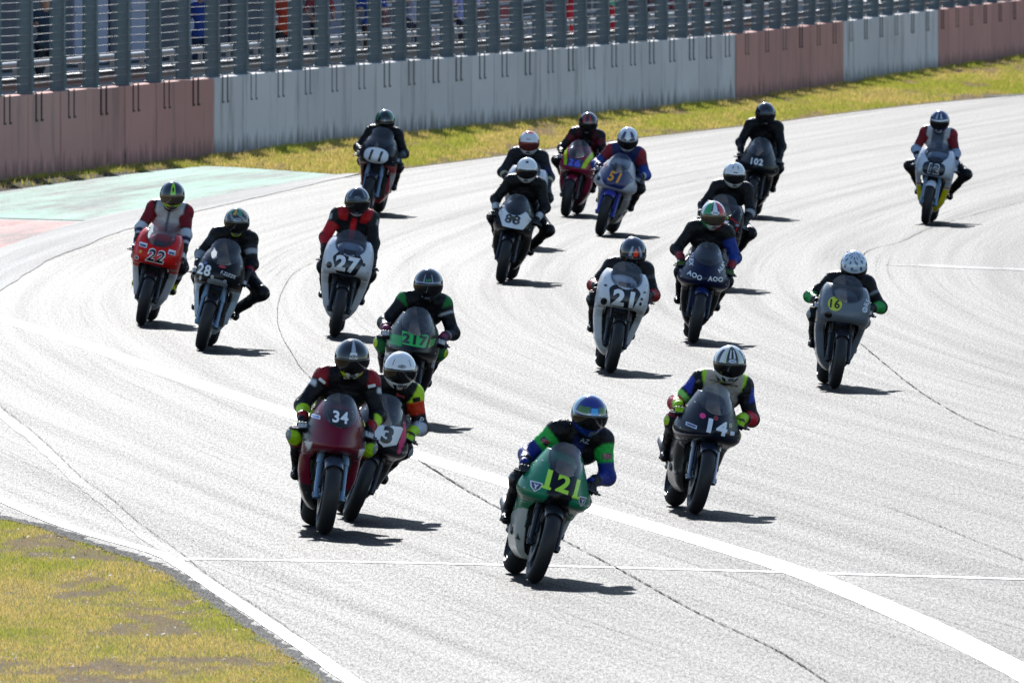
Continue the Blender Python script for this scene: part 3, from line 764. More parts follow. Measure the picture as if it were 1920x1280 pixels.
fair_type('vintage', [
    (.15, .055, .60, .10, .98, .06, 2.2), (.22, .125, .52, .14, 1.02, .12, 2.3), (.32, .180, .46, .16, 1.00, .16, 2.4), (.45, .215, .40, .18, .94, .19, 2.4),
    (.56, .235, .34, .22, .86, .20, 2.4), (.66, .252, .14, .30, .78, .20, 2.3), (.705, .260, -.03, .36, .74, .20, 2.2), (.76, .264, -.10, .38, .72, .20, 2.1), (.84, .260, -.095, .38, .68, .19, 2.1),
    (.92, .240, -.04, .34, .60, .18, 2.1), (.99, .212, .04, .30, .52, .165, 2.2), (1.03, .188, .10, .26, .46, .15, 2.2), (1.05, .17, .13, .22, .44, .14, 2.2)],
    arch=(.20, .700, .10, .215, 3.2), screen=(.93, 1.19, .160, .40))
def fair_row(T, z):
    r = T['rows']; return [float(np.interp(z, r[:, 0], r[:, i])) for i in range(1, 7)]
def smooth_rows(T):
    r = T['rows']; zz = np.linspace(r[0, 0], r[-1, 0], 141); A = np.stack([np.interp(zz, r[:, 0], r[:, i]) for i in range(1, 7)], 1)
    for _ in range(8): A[1:-1] = (A[:-2] + 2 * A[1:-1] + A[2:]) / 4
    T['rows'] = np.concatenate([zz[:, None], A], 1)
for T in FAIR.values(): smooth_rows(T)
def opening(T, z):
    a0, a1, w0, w1, n = T['arch']; o = 0.0
    if a0 < z < a1:
        u = (z - a0) / (a1 - a0); o = (w0 + (w1 - w0) * u) * (1 - abs(2 * u - 1) ** n) ** (1 / n)
        if u > .5: o = (w0 + (w1 - w0) * u) * (1 - max(0, 2 * u - 1) ** n) ** (1 / n)
    s0, s1, sw, _ = T['screen']
    if z > s0:
        u = min(1, (z - s0) / .11); o = max(o, (sw - .012) * math.sqrt(1 - (1 - u) ** 2))
    return o
def section(T, z, side, n1=22, n2=12):
    w, yf, d, yr, wr, p = fair_row(T, z); o = min(opening(T, z), w * .97); e = 2 / p
    f0 = math.asin(min(1, (o / w) ** (1 / e))) if o > 1e-4 else 0.0
    pts = []
    for k in range(n1 + 1):
        f = f0 + (math.pi / 2 - f0) * k / n1
        x = w * max(0, math.sin(f)) ** e if f > 0 else 0.0; y = yf + d * (1 - max(0, math.cos(f)) ** e)
        pts.append(Vector((side * x, y, z)))
    y1 = yf + d
    for k in range(1, n2 + 1):
        t = k / n2; pts.append(Vector((side * (w + (wr - w) * t * t), y1 + (max(yr, y1 + .05) - y1) * t, z)))
    return pts
def fairing_mesh(T, zlist, side_list, shrink=1.0):
    bm = bmesh.new()
    for s in side_list:
        prev = None
        for z in zlist:
            row = [bm.verts.new((p.x * shrink, p.y, p.z)) for p in section(T, z, s)]
            if prev:
                for k in range(len(row) - 1):
                    q = [prev[k], prev[k + 1], row[k + 1], row[k]]
                    bm.faces.new(q if s > 0 else q[::-1])
            prev = row
    bmesh.ops.remove_doubles(bm, verts=bm.verts, dist=2e-5)
    bmesh.ops.recalc_face_normals(bm, faces=bm.faces[:])
    if sum(f.normal.x * f.calc_center_median().x - f.normal.y * .05 for f in bm.faces) < 0: bmesh.ops.reverse_faces(bm, faces=bm.faces[:])
    me = bpy.data.meshes.new('f'); bm.to_mesh(me); bm.free(); return me
def verts_np(me):
    a = np.zeros(len(me.vertices) * 3, np.float32); me.vertices.foreach_get('co', a); return a.reshape(-1, 3)
def screen_mesh(T):
    s0, s1, sw, _ = T['screen']; V = []; F = []; nz, nx = 18, 18
    ztop = T['rows'][-1, 0]
    for i in range(nz + 1):
        u = i / nz; z = s0 - .008 + (s1 - s0 + .008) * u
        hw = (sw + .006) * math.sqrt(max(0, 1 - max(0, 1 - (u + .02) / .42) ** 2)) if u < .42 else (sw + .006) * math.sqrt(max(.0, 1 - ((u - .42) / .60) ** 2.4))
        zc = min(z, ztop); w, yf, d, yr, wr, p = fair_row(T, zc)
        slope = 1.15
        yf2 = yf + (z - zc) * slope + max(0, z - ztop) ** 2 * 1.0
        for k in range(nx + 1):
            x = hw * (2 * k / nx - 1); q = min(1, abs(x) / w)
            V.append((x, yf2 + d * (1 - (1 - q ** p) ** (1 / p)) - .008, z))
    for i in range(nz):
        for k in range(nx):
            a = i * (nx + 1) + k; F.append((a, a + 1, a + nx + 2, a + nx + 1))
    return V, F

PARTS = {}
def kit(key, fn, name, parent):
    if key not in PARTS:
        PARTS[key] = fn(name, parent); return PARTS[key]
    return share(name, PARTS[key], parent)
def tyre_prof(Rr, hw, rim):
    pr = []
    for k in range(-9, 10):
        a = R(88 * k / 9); pr.append((hw * math.sin(a), Rr - hw * .95 * (1 - math.cos(a))))
    pr += [(hw * .86, rim + .012), (hw * .66, rim), (-hw * .66, rim), (-hw * .86, rim + .012)]
    return pr
def wheel(parent, name, c, Rr, hw, discs, rimmat, key):
    rim = Rr * .70
    def f_rim(nm, p):
        mb = MB(); w = hw * .78
        mb.revolve([(-w, rim + .006), (-w, rim - .008), (-w * .5, rim - .022), (w * .5, rim - .022), (w, rim - .008), (w, rim + .006)], (0, 0, 0), 40)
        mb.revolve([(-.05, .035), (.05, .035), (.05, .012), (-.05, .012)], (0, 0, 0), 20)
        for k in range(6):
            a = k * math.pi / 3; d = Vector((0, math.cos(a), math.sin(a)))
            mb.tube([d * .03, d * (rim * .6), d * (rim - .012)], [.017, .012, .014], 8)
        return mb.obj(nm, rimmat, p)
    o = kit(key + 'rim', f_rim, name, parent); o.location = c
    kit(key + 'tyre', lambda nm, p: MB().revolve(tyre_prof(Rr, hw, rim), (0, 0, 0), 56).obj(nm, 'rubber', p, True, 50), 'tyre', o)
    for s in discs:
        d = kit(key + 'disc', lambda nm, p: MB().revolve([(-.0025, .155 * Rr / .3), (.0025, .155 * Rr / .3), (.0025, .085), (-.0025, .085)], (0, 0, 0), 40).obj(nm, 'disc_metal', p), 'brake_disc', o)
        d.location = (s * .066, 0, 0)
    return o
def bike_body(root, cfg):
    """everything under the fairing"""
    fw, rw = cfg.get('fw', .058), cfg.get('rw', .082); fr, rr = .295, .305; wb = cfg['wb']; rim = cfg.get('rim', 'dark_metal')
    wheel(root, 'front_wheel', (0, 0, fr), fr, fw, (-1, 1), rim, 'f%g%s' % (fw, rim))
    wheel(root, 'rear_wheel', (0, wb, rr), rr, rw, (1,), rim, 'r%g%s' % (rw, rim))
    fx = .098; fm = cfg.get('fork', 'dark_metal')
    for s in (-1, 1):
        def fork(nm, p, s=s):
            mb = MB(); a = Vector((s * fx, -.012, fr - .03)); b = Vector((s * fx, .255, .885)); d = (b - a)
            mb.tube([a, a + d * .05, a + d * .06, a + d * .42, a + d * .43, b], [.027, .027, .022, .022, .029, .029], 14)
            mb.tube([(s * .06, 0, fr), (s * .128, 0, fr)], .018, 12); return mb.obj(nm, fm, p)
        fk = kit('fork%d%s' % (s, fm), fork, 'fork_leg', root)
        def cal(nm, p, s=s):
            mb = MB(); rot = Matrix.Rotation(R(-25), 3, 'X')
            mb.box((s * .085, .125, .355), (.05, .065, .11), rot); mb.box((s * .112, .125, .355), (.012, .05, .085), rot)
            return mb.obj(nm, 'gold_metal' if cfg.get('gold') else 'dark_metal', p, False)
        kit('cal%d%d' % (s, cfg.get('gold', 0)), cal, 'brake_caliper', fk)
    def clamp(nm, p):
        mb = MB(); mb.box((0, .255, .86), (.25, .07, .035), Matrix.Rotation(R(-24), 3, 'X')); mb.box((0, .19, .71), (.25, .07, .04), Matrix.Rotation(R(-24), 3, 'X'))
        return mb.obj(nm, 'dark_metal', p, False)
    kit('clamp', clamp, 'triple_clamp', root)
    def guard(nm, p):
        Rg = fr + .016; hw = fw + .012; pr = [(hw * math.sin(R(a)), Rg - hw * .8 * (1 - math.cos(R(a)))) for a in range(-90, 91, 15)]
        pr2 = [(x * .93, r - .006) for x, r in pr][::-1]
        mb = MB(); mb.revolve(pr + pr2, (0, 0, fr), 26, True, R(-8), R(128))
        for s in (-1, 1):
            mb.box((s * (hw + .012), .02, fr + .15), (.012, .11, .20), Matrix.Rotation(R(-20), 3, 'X'), .7)
        col = lin(cfg.get('guard', '#16171a')); return mb.obj(nm, 'bike_paint', p, True, 40, col)
    kit('guard%g%s' % (fw, cfg.get('guard')), guard, 'front_mudguard', root)
    def engine(nm, p):
        mb = MB(); mb.box((0, .66, .40), (.30, .40, .26)); mb.box((0, .54, .58), (.26, .22, .24), Matrix.Rotation(R(-30), 3, 'X'), .9)
        for s in (-1, 1):
            mb.revolve([(s * .15, .001), (s * .175, .001), (s * .178, .085), (s * .15, .10)], (0, .70, .38), 24, False)
        mb.box((0, .66, .255), (.2, .3, .06)); return mb.obj(nm, 'dark_metal', p, True, 30)
    kit('engine', engine, 'engine', root)
    def radiator(nm, p):
        mb = MB(); rot = Matrix.Rotation(R(-14), 3, 'X'); mb.box((0, .36, .50), (.22, .035, .25), rot)
        for sx in (-1, 1): mb.box((sx * .12, .36, .50), (.022, .05, .25), rot)
        return mb.obj(nm, 'radiator_core', p, False)
    rd = kit('radiator', radiator, 'radiator', root)
    def fins(nm, p):
        mb = MB(); rot = Matrix.Rotation(R(-14), 3, 'X')
        for k in range(9):
            c = Vector((0, .36, .50)) + rot @ Vector((0, -.022, -.11 + k * .0275)); mb.box(c, (.21, .008, .006), rot)
        return mb.obj(nm, 'dark_metal', p, False)
    kit('fins', fins, 'fin_bank', rd)
    def frame(nm, p):
        mb = MB()
        for s in (-1, 1):
            mb.tube([(s * .04, .28, .80), (s * .14, .48, .76), (s * .15, .72, .62), (s * .115, .88, .45)], [.03, .034, .034, .03], 8)
            mb.tube([(s * .10, .80, .66), (s * .09, 1.1, .74), (s * .06, 1.42, .80)], .014, 8)
        return mb.obj(nm, 'bare_metal', p)
    kit('frame', frame, 'frame', root)
    def swing(nm, p):
        mb = MB()
        for s in (-1, 1): mb.tube([(s * .10, .84, .44), (s * .115, 1.05, .40), (s * .115, wb, rr)], [.034, .03, .024], 8)
        mb.tube([(-.13, wb, rr), (.13, wb, rr)], .014, 10); return mb.obj(nm, 'dark_metal', p)
    kit('swing%g' % wb, swing, 'swingarm', root)
    def exhaust(nm, p):
        mb = MB(); mb.tube([(-.02, .44, .50), (-.03, .40, .34), (-.06, .52, .22), (-.10, .82, .24), (-.15, 1.05, .34), (-.17, 1.2, .42)], [.022, .024, .03, .03, .024, .024], 10)
        mb.tube([(-.17, 1.2, .42), (-.175, 1.24, .435), (-.18, 1.48, .50), (-.18, 1.5, .505)], [.026, .045, .045, .03], 14); return mb.obj(nm, 'dark_metal', p)
    kit('exhaust', exhaust, 'exhaust', root)
    pc = cfg['paintcol']
    def tank(nm, p):
        rg = []
        for y, w, h, zc in ((.46, .05, .04, .88), (.50, .11, .08, .88), (.60, .155, .115, .87), (.74, .160, .125, .85), (.86, .125, .11, .82), (.95, .095, .075, .79), (.99, .06, .04, .77)):
            rg.append([(w * math.copysign(abs(math.sin(a)) ** .8, math.sin(a)), y, zc + h * math.copysign(abs(math.cos(a)) ** .8, math.cos(a))) for a in np.linspace(0, 2 * math.pi, 24, endpoint=False)])
        return MB().rings(rg).obj(nm, 'bike_paint', p, True, 50, pc)
    tank('fuel_tank', root)
    def seat(nm, p):
        rg = []
        for y, w, h, zc in ((.94, .07, .02, .78), (.98, .10, .03, .775), (1.10, .13, .032, .78), (1.22, .13, .03, .80), (1.27, .11, .02, .815)):
            rg.append([(w * math.copysign(abs(math.sin(a)) ** .6, math.sin(a)), y, zc + h * math.copysign(abs(math.cos(a)) ** .6, math.cos(a))) for a in np.linspace(0, 2 * math.pi, 20, endpoint=False)])
        return MB().rings(rg).obj(nm, 'black_plastic', p, True, 50)
    kit('seat', seat, 'seat', root)
    def tail(nm, p):
        rg = []
        for y, w, h, zc in ((1.0, .10, .05, .70), (1.12, .135, .06, .72), (1.26, .135, .075, .78), (1.32, .125, .095, .825), (1.45, .095, .075, .865), (1.58, .045, .035, .895), (1.62, .015, .01, .90)):
            rg.append([(w * math.copysign(abs(math.sin(a)) ** .75, math.sin(a)), y, zc + h * math.copysign(abs(math.cos(a)) ** .75, math.cos(a))) for a in np.linspace(0, 2 * math.pi, 22, endpoint=False)])
        return MB().rings(rg).obj(nm, 'bike_paint', p, True, 50, pc)
    tail('tail_fairing', root)
    def dash(nm, p):
        mb = MB(); mb.box((0, .20, .885), (.13, .03, .07), Matrix.Rotation(R(-50), 3, 'X')); mb.tube([(0, .19, .87), (0, .10, .80)], .009, 6); return mb.obj(nm, 'black_plastic', p, False)
    kit('dash', dash, 'instrument_panel', root)
    for s in (-1, 1):
        def hose(nm, p, s=s):
            mb = MB(); mb.tube([(s * .14, .24, .80), (s * .125, .17, .78), (s * .12, .12, .66), (s * .125, .10, .50), (s * .105, .115, .40)], .0055, 6); return mb.obj(nm, 'black_plastic', p)
        kit('hose%d' % s, hose, 'brake_hose', root)
        def bar(nm, p, s=s):
            mb = MB(); mb.tube([(s * .095, .245, .80), (s * .16, .275, .79), (s * .30, .325, .765)], [.013, .011, .011], 10)
            mb.tube([(s * .185, .284, .785), (s * .30, .325, .765)], .0165, 12); mb.tube([(s * .30, .325, .765), (s * .318, .331, .762)], .018, 12)
            mb.box((s * .15, .262, .79), (.035, .04, .035)); return mb.obj(nm, 'black_plastic', p)
        kit('bar%d' % s, bar, 'handlebar', root)
        def lever(nm, p, s=s):
            mb = MB(); mb.tube([(s * .155, .235, .79), (s * .20, .222, .782), (s * .28, .248, .765), (s * .335, .268, .757)], [.008, .007, .006, .009], 8); return mb.obj(nm, 'dark_metal', p)
        kit('lever%d' % s, lever, 'brake_lever' if s < 0 else 'clutch_lever', root)
        def peg(nm, p, s=s):
            mb = MB(); mb.tube([(s * .14, .97, .365), (s * .245, .975, .37)], .012, 8); mb.box((s * .145, 1.0, .42), (.012, .11, .16), Matrix.Rotation(R(25), 3, 'X'), .7)
            mb.tube([(s * .19, .85, .345), (s * .19, .99, .36)], .006, 6); return mb.obj(nm, 'dark_metal', p)
        kit('peg%d' % s, peg, 'footpeg', root)

def paint_field(rules, P):
    c = np.tile(np.array(lin(rules[0])), (len(P), 1))
    for fn, col in rules[1:]:
        m = fn(P[:, 0], P[:, 1], P[:, 2]); c[m] = lin(col)
    return c
ZUP, ZLO = {}, {}
for k_, T in FAIR.items():
    z0, z1 = T['rows'][0, 0], T['rows'][-1, 0]; sp_ = T['arch'][1] - .035
    a1 = T['arch'][1]
    T['split'] = sp_
    ZLO[k_] = list(np.linspace(z0, sp_ - .002, 40))
    ZUP[k_] = sorted(set(list(np.linspace(sp_ + .002, a1 + .004, 16)) + list(np.linspace(a1 + .012, T['screen'][0], 16)) + list(T['screen'][0] + .11 * np.linspace(0.02, 1, 12) ** 2) + list(np.linspace(T['screen'][0] + .115, z1, 8))))
    ZUP[k_] = [z for z in ZUP[k_] if z <= z1 + 1e-6]

def make_bike(cfg):
    T = FAIR[cfg['type']]; root = empty('racing_motorcycle')
    tag(root, cfg['label'], 'motorcycle', 'racing motorcycles on the track')
    C = gp(*cfg['contact']); S = cfg.get('scale', 1.0)
    root.location = (C.x, C.y, .0015); root.rotation_euler = (0, R(cfg['lean']), R(cfg['yaw'])); root.scale = (S, S, S)
    cfg['wb'] = cfg.get('wb', 1.34)
    rules = cfg['paint']; cfg['paintcol'] = lin(cfg.get('tank', rules[0]))
    bike_body(root, cfg)
    bvh_v = []; bvh_f = []
    def add_painted(name, me, lab=None):
        P = verts_np(me); o = link_mesh(name, me, 'bike_paint', root, True, 60, paint_field(rules, P))
        so_ = o.modifiers.new('thickness', 'SOLIDIFY'); so_.thickness = .005; so_.offset = -1
        b = len(bvh_v); bvh_v.extend([tuple(p) for p in P]); bvh_f.extend([[b + i for i in f.vertices] for f in me.polygons])
        return o
    up = add_painted('upper_fairing', fairing_mesh(T, ZUP[cfg['type']], (1, -1)))
    add_painted('lower_fairing', fairing_mesh(T, ZLO[cfg['type']], (1,), .998)); add_painted('lower_fairing', fairing_mesh(T, ZLO[cfg['type']], (-1,), .998))
    V, F = screen_mesh(T)
    mesh_obj('windscreen', V, F, cfg.get('screen', 'screen_clear'), root, True, 0)
    if cfg.get('on_screen'):
        b = len(bvh_v); bvh_v.extend(V); bvh_f.extend([[b + i for i in f] for f in F])
    bvh = BVHTree.FromPolygons(bvh_v, bvh_f)
    for d in cfg.get('decals', []):
        kind, x, z = d[0], d[1], d[2]; opt = d[-1] if isinstance(d[-1], dict) else {}
        rot = R(opt.get('rot', 0)); side = opt.get('side', 0)
        if side: right, into, org = (0, -side, 0), (-side, 0, 0), (side * 2, x, z)
        else: right, into, org = (1, 0, 0), (0, 1, 0), (x, -2, z)
        right = Vector(right); upv = Vector((0, 0, 1)); r2 = right * math.cos(rot) + upv * math.sin(rot); u2 = upv * math.cos(rot) - right * math.sin(rot)
        lift = opt.get('lift', .003)
        if kind == 'text':
            txt, hgt, col = d[3], d[4], d[5]; bold = opt.get('bold', .03); sh = opt.get('shear', 0.0)
            vs, fs, W = TEXT[(txt, bold, sh)]; wx = opt.get('wide', 1.0)
            if opt.get('outline'):
                ov, of, W2 = TEXT[(txt, bold + .045, sh)]; hh = hgt * (1 + .19)
                stamp('number_outline', ([(u * hgt * wx * W * (1 + .16 / W) / W2 * 1.0, w * hh) for u, w in ov], of), bvh, org, r2, u2, into, opt['outline'], up, lift)
                lift += .002
            stamp(opt.get('name', 'race_number'), ([(u * hgt * wx, w * hgt) for u, w in vs], fs), bvh, org, r2, u2, into, col, up, lift)
        elif kind == 'ell':
            stamp(opt.get('name', 'number_panel'), shape_grid(ellipse(d[3], d[4], opt.get('p', 2.0))), bvh, org, r2, u2, into, d[5], up, lift)
        elif kind == 'poly':
            stamp(opt.get('name', 'number_panel'), shape_grid(polygon(d[3])), bvh, org, r2, u2, into, d[4], up, lift)
    zs = T['split']; z1 = T['rows'][-1, 0]
    for s in (-1, 1):
        for z in (zs + .02, zs + .10, z1 - .10):
            w = fair_row(T, z)[0]; stamp('fastener', shape_grid(ellipse(.0065, .0065)), bvh, (s * w * .86, -2, z), (1, 0, 0), (0, 0, 1), (0, 1, 0), '#9a9ca0', up)
        for y, z in ((.50, .52), (.70, .54), (.62, .30), (.82, .28)):
            stamp('fastener', shape_grid(ellipse(.0065, .0065)), bvh, (s * 2, y, z), (0, -s, 0), (0, 0, 1), (-s, 0, 0), '#9a9ca0', up)
    return root

# ================================================================== riders
def ik(a, b, l1, l2, pole):
    a, b, pole = Vector(a), Vector(b), Vector(pole); d = b - a; L = min(d.length, (l1 + l2) * .995); d = d.normalized()
    x = (l1 * l1 - l2 * l2 + L * L) / (2 * L); h = math.sqrt(max(l1 * l1 - x * x, 0)); pole = (pole - d * pole.dot(d)).normalized()
    return a + d * x + pole * h
HELM = None
def helmet_grid():
    V = []; F = []; nu, nv = 96, 60
    for j in range(nv + 1):
        el = R(-72 + 162 * j / nv)
        for i in range(nu):
            az = 2 * math.pi * i / nu; x = math.sin(az) * math.cos(el); y = -math.cos(az) * math.cos(el); z = math.sin(el)
            px, py, pz = .130 * x, (.150 if y < 0 else .158) * y, (.140 if z > 0 else .150) * z
            lo = min(1, max(0, -z / .8))
            px *= 1 - .10 * lo * lo
            if y < 0: py *= 1 + .10 * lo * (1 - abs(x)) ; px *= 1 - .10 * lo * (-y) 
            if y > 0: py *= 1 - .16 * lo; pz *= 1 - .12 * lo
            V.append((px, py, max(pz, -.135 + .01 * x * x)))
    for j in range(nv):
        for i in range(nu): F.append((j * nu + i, j * nu + (i + 1) % nu, (j + 1) * nu + (i + 1) % nu, (j + 1) * nu + i))
    return np.array(V), F, nu, nv
HV, HF, HNU, HNV = helmet_grid()
HAZ = np.degrees(np.arctan2(HV[:, 0], -HV[:, 1])); HEL = np.degrees(np.arcsin(np.clip(HV[:, 2] / np.linalg.norm(HV, axis=1), -1, 1)))
def visor_lo(az): return -27 + 9 * (abs(az) / 78) ** 2
def visor_hi(az): return 17 - 6 * (abs(az) / 78) ** 2
def visor_patch():
    V = []; F = []; nu, nv = 40, 14
    tree = BVHTree.FromPolygons([tuple(v) for v in HV], HF)
    for j in range(nv + 1):
        for i in range(nu + 1):
            az = -80 + 160 * i / nu; k = 1 - (abs(az) / 80) ** 6 * .75; mid = (visor_lo(az) + visor_hi(az)) / 2
            el = mid + (visor_hi(az) - visor_lo(az)) * (j / nv - .5) * k
            d = Vector((math.sin(R(az)) * math.cos(R(el)), -math.cos(R(az)) * math.cos(R(el)), math.sin(R(el))))
            h, nrm, _, _ = tree.ray_cast(d * .5, -d); V.append(h + d * (.004 if 0 < j < nv and 0 < i < nu else -.002))
    for j in range(nv):
        for i in range(nu): a = j * (nu + 1) + i; F.append((a, a + 1, a + nu + 2, a + nu + 1))
    return V, F
VISOR = visor_patch()
HELM_BVH = BVHTree.FromPolygons([tuple(v) for v in HV], HF)
VISOR_SRC = {}
def make_helmet(root, cfg, centre):
    rules = cfg['helmet']; c = np.tile(np.array(lin(rules[0])), (len(HV), 1))
    for fn, col in rules[1:]: c[fn(HAZ, HEL)] = lin(col)
    c[(HEL < -58)] = lin('#0c0c0d')
    vis = (np.abs(HAZ) < 76) & (HEL > visor_lo(HAZ) + 1) & (HEL < visor_hi(HAZ) - 1); c[vis] = lin('#060607')
    o = mesh_obj('helmet', HV, HF, 'helmet_paint', root, True, 55, c)
    s = cfg.get('hs', 1.0); o.scale = (s * 1.04, s * 1.04, s * 1.09)
    o.location = centre; o.rotation_euler = Euler((R(cfg.get('pitch', 12)), R(-cfg['lean'] * cfg.get('level', .7)), R(cfg.get('turn', random.uniform(-3, 9)))))
    vm = cfg.get('visor', 'visor_dark')
    if vm not in VISOR_SRC: VISOR_SRC[vm] = mesh_obj('visor', VISOR[0], VISOR[1], vm, o, True, 0)
    else: share('visor', VISOR_SRC[vm], o)
    if 'spoil' not in PARTS:
        mb = MB(); rg = []
        for x in np.linspace(-1, 1, 13):
            w = .07 * x; k = 1 - x * x * .7; rg.append([(w, .125, .085 - .02 * x * x), (w, .13 + .04 * k, .055 - .03 * x * x), (w, .13 + .04 * k, .04 - .03 * x * x), (w, .13, .04 - .03 * x * x)])
        PARTS['spoil'] = mb.rings(rg).obj('spoiler', 'black_plastic', o, True, 40)
    else: share('spoiler', PARTS['spoil'], o)
    if 'vent' not in PARTS:
        mb = MB(); mb.box((0, -.165, -.078), (.05, .02, .018), Matrix.Rotation(R(-20), 3, 'X'), .8); PARTS['vent'] = mb.obj('chin_vent', 'black_plastic', o, False)
    else: share('chin_vent', PARTS['vent'], o)
    for d in cfg.get('hdecals', []):
        kind, az, el = d[:3]; az, el = R(az), R(el)
        out = Vector((math.sin(az) * math.cos(el), -math.cos(az) * math.cos(el), math.sin(el)))
        right = Vector((math.cos(az), math.sin(az), 0)); up = right.cross(-out) * -1
        up = Vector((-math.sin(az) * math.sin(el), math.cos(az) * math.sin(el), math.cos(el)))
        if kind == 'text':
            vs, fs, W = TEXT[(d[3], .02, 0.0)]; flat = ([(u * d[4], w * d[4]) for u, w in vs], fs); lift = .004
        else: flat = shape_grid(ellipse(d[3], d[4], d[6] if len(d) > 6 else 2.0)); lift = .0025
        stamp('helmet_logo', flat, HELM_BVH, out * .5, right, up, -out, d[5], o, lift)
    return o
GLOVE = {}
def glove_mesh(side):
    """hand closed on a bar lying along X; wrist leaves up and back (+Y, +Z)"""
    if side in GLOVE: return GLOVE[side]
    pr = []; s = side
    for i, x in enumerate((-.036, -.012, .012, .034)):
        r = .0125 - .001 * (i == 3); k = .003 * (1 - abs(i - 1.4))
        pr += [('f', (s * x, .012, .030), (s * x, -.022 - k, .026), r, r), ('k', (s * x, -.022 - k, .026), (s * x, -.033 - k, -.002), r, r * .95), ('f', (s * x, -.033 - k, -.002), (s * x, -.014, -.026), r * .95, r * .85)]
    pr += [('p', (s * -.03, .026, .020), (s * .03, .026, .018), .021, .020), ('p', (s * -.02, .045, .032), (s * .018, .045, .032), .024, .022),
           ('p', (0, .045, .032), (0, .085, .055), .028, .030), ('c', (0, .085, .055), (0, .125, .08), .037, .044),
           ('t', (s * -.035, .03, .012), (s * -.052, .010, -.006), .0145, .013), ('t', (s * -.052, .010, -.006), (s * -.050, -.014, -.018), .013, .011)]
    V, Q = grow(pr, .0055, .008, .012)
    D = np.stack([capsule(V, p[1], p[2], p[3], p[4])[0] for p in pr]); reg = np.array([p[0] for p in pr])[D.argmin(0)]
    GLOVE[side] = (V, Q, reg); return GLOVE[side]
def soften(c, Q, n=1):
    for _ in range(n):
        a = np.zeros_like(c); k = np.zeros(len(c)); m = c[Q].mean(1)
        for i in range(Q.shape[1]): np.add.at(a, Q[:, i], m); np.add.at(k, Q[:, i], 1)
        c = a / np.maximum(k, 1)[:, None]
    return c
def make_rider(cfg, bike):
    S = cfg.get('scale', 1.0)
    M = Matrix.Translation(bike.location) @ Euler(bike.rotation_euler).to_matrix().to_4x4() @ Matrix.Scale(S, 4)
    # where the helmet sits, from its place in the photograph and its depth on the bike
    hy = cfg.get('hy', .47); x, z = 0.0, 1.2
    for _ in range(12):
        f0 = project(M @ Vector((x, hy, z))); fx_ = project(M @ Vector((x + .01, hy, z))); fz = project(M @ Vector((x, hy, z + .01)))
        J = np.array([[fx_[0] - f0[0], fz[0] - f0[0]], [fx_[1] - f0[1], fz[1] - f0[1]]]) / .01
        dx, dz = np.linalg.solve(J, np.array(cfg['head']) - np.array(f0)); x += dx; z += dz
    head = Vector((x, hy, z))
    base = Vector((0, 1.05, .80))
    root = empty('person'); tag(root, cfg['rider'], 'person', 'racers riding the motorcycles')
    root.matrix_world = M @ Matrix.Translation(base)
    hang = cfg.get('hang', .0)
    hip = Vector((hang, 1.08, .90)); chest = hip.lerp(head, .60); chest.x = hip.x * .5 + head.x * .5
    low = max(0, 1.22 - head.z)
    sh = Vector((head.x * .85 + chest.x * .15, hy + .155, head.z - .155 + low * .12)); chest = Vector((sh.x * .8 + hip.x * .2, sh.y + .085, sh.z - .095))
    neck = Vector((head.x, hy + .085, head.z - .105))
    roll = R(-cfg['lean'] * .35); ax = Vector((math.cos(roll), 0, -math.sin(roll)))
    shl = {s: sh + ax * (s * .178) + Vector((0, 0, -.012)) for s in (1, -1)}
    grip = {s: Vector((s * .246, .306, .775)) for s in (1, -1)}
    prims = [('torso', hip - Vector((.085, 0, 0)), hip + Vector((.085, 0, 0)), .115, .115), ('torso', hip, chest, .135, .135),
             ('torso', hip.lerp(chest, .5) - Vector((.06, 0, .02)), hip.lerp(chest, .5) + Vector((.06, 0, -.02)), .11, .11),
             ('torso', chest - ax * .075, chest + ax * .075, .135, .135), ('torso', sh - ax * .13, sh + ax * .13, .088, .088),
             ('hump', sh + Vector((0, .08, .085)), sh + Vector((0, .26, .055)), .055, .05),
             ('collar', sh + Vector((0, -.01, .04)), neck, .078, .068), ('neck', neck, head, .06, .085)]
    W = {}
    for s in (1, -1):
        g = grip[s]; pole = Vector((s * cfg.get('elbow', .55), .20, -.75 - .1 * low)) 
        wr = g + Vector((s * .012, .085, .05)); el = ik(shl[s], wr, .275, .25, pole)
        wd = (el - wr).normalized(); W[s] = (wr, wd, g)
        prims += [('shoulder', sh + ax * (s * .11), shl[s], .085, .078), ('uarm', shl[s], el, .073, .057), ('elbow', el + (el - (shl[s] + wr) / 2).normalized() * .012, el.lerp(wr, .12), .052, .05), ('farm', el, wr, .056, .040)]
        ko = cfg.get('knee', (0, 0))[0 if s > 0 else 1]
        hj = hip + Vector((s * .085, -.02, -.015)); an = Vector((s * (.185 + .03 * ko), 1.06, .455)); kp = Vector((s * (.28 + 1.1 * ko), -1.0, .10))
        kn = ik(hj, an, .43, .42, kp)
        prims += [('thigh', hj, kn, .098, .073), ('knee', kn + (kn - hj).normalized() * .008, kn.lerp(an, .12), .068, .064), ('shin', kn, an, .066, .048), ('hipj', hj, hj.lerp(kn, .3), .105, .095)]
        W[s] += (kn, an)
    V, Q = grow([(p[0], np.array(p[1]), np.array(p[2]), p[3], p[4]) for p in prims], cfg.get('res', .0092), .04)
    D = []; Tt = []
    for p in prims:
        d, t = capsule(V, np.array(p[1]), np.array(p[2]), p[3], p[4]); D.append(d); Tt.append(t)
    D = np.stack(D); k = D.argmin(0); names = np.array([p[0] for p in prims]); reg = names[k]; t = np.stack(Tt)[k, np.arange(len(V))]
    reg = np.where(reg == 'neck', 'collar', np.where(reg == 'hipj', 'thigh', reg))
    suit = cfg['suit']; c = np.tile(np.array(lin(suit['base'])), (len(V), 1))
    sx = V[:, 0] - (sh.x + (V[:, 2] - sh.z) * 0)
    side = np.where(V[:, 0] > hip.x * .3, 1, -1)
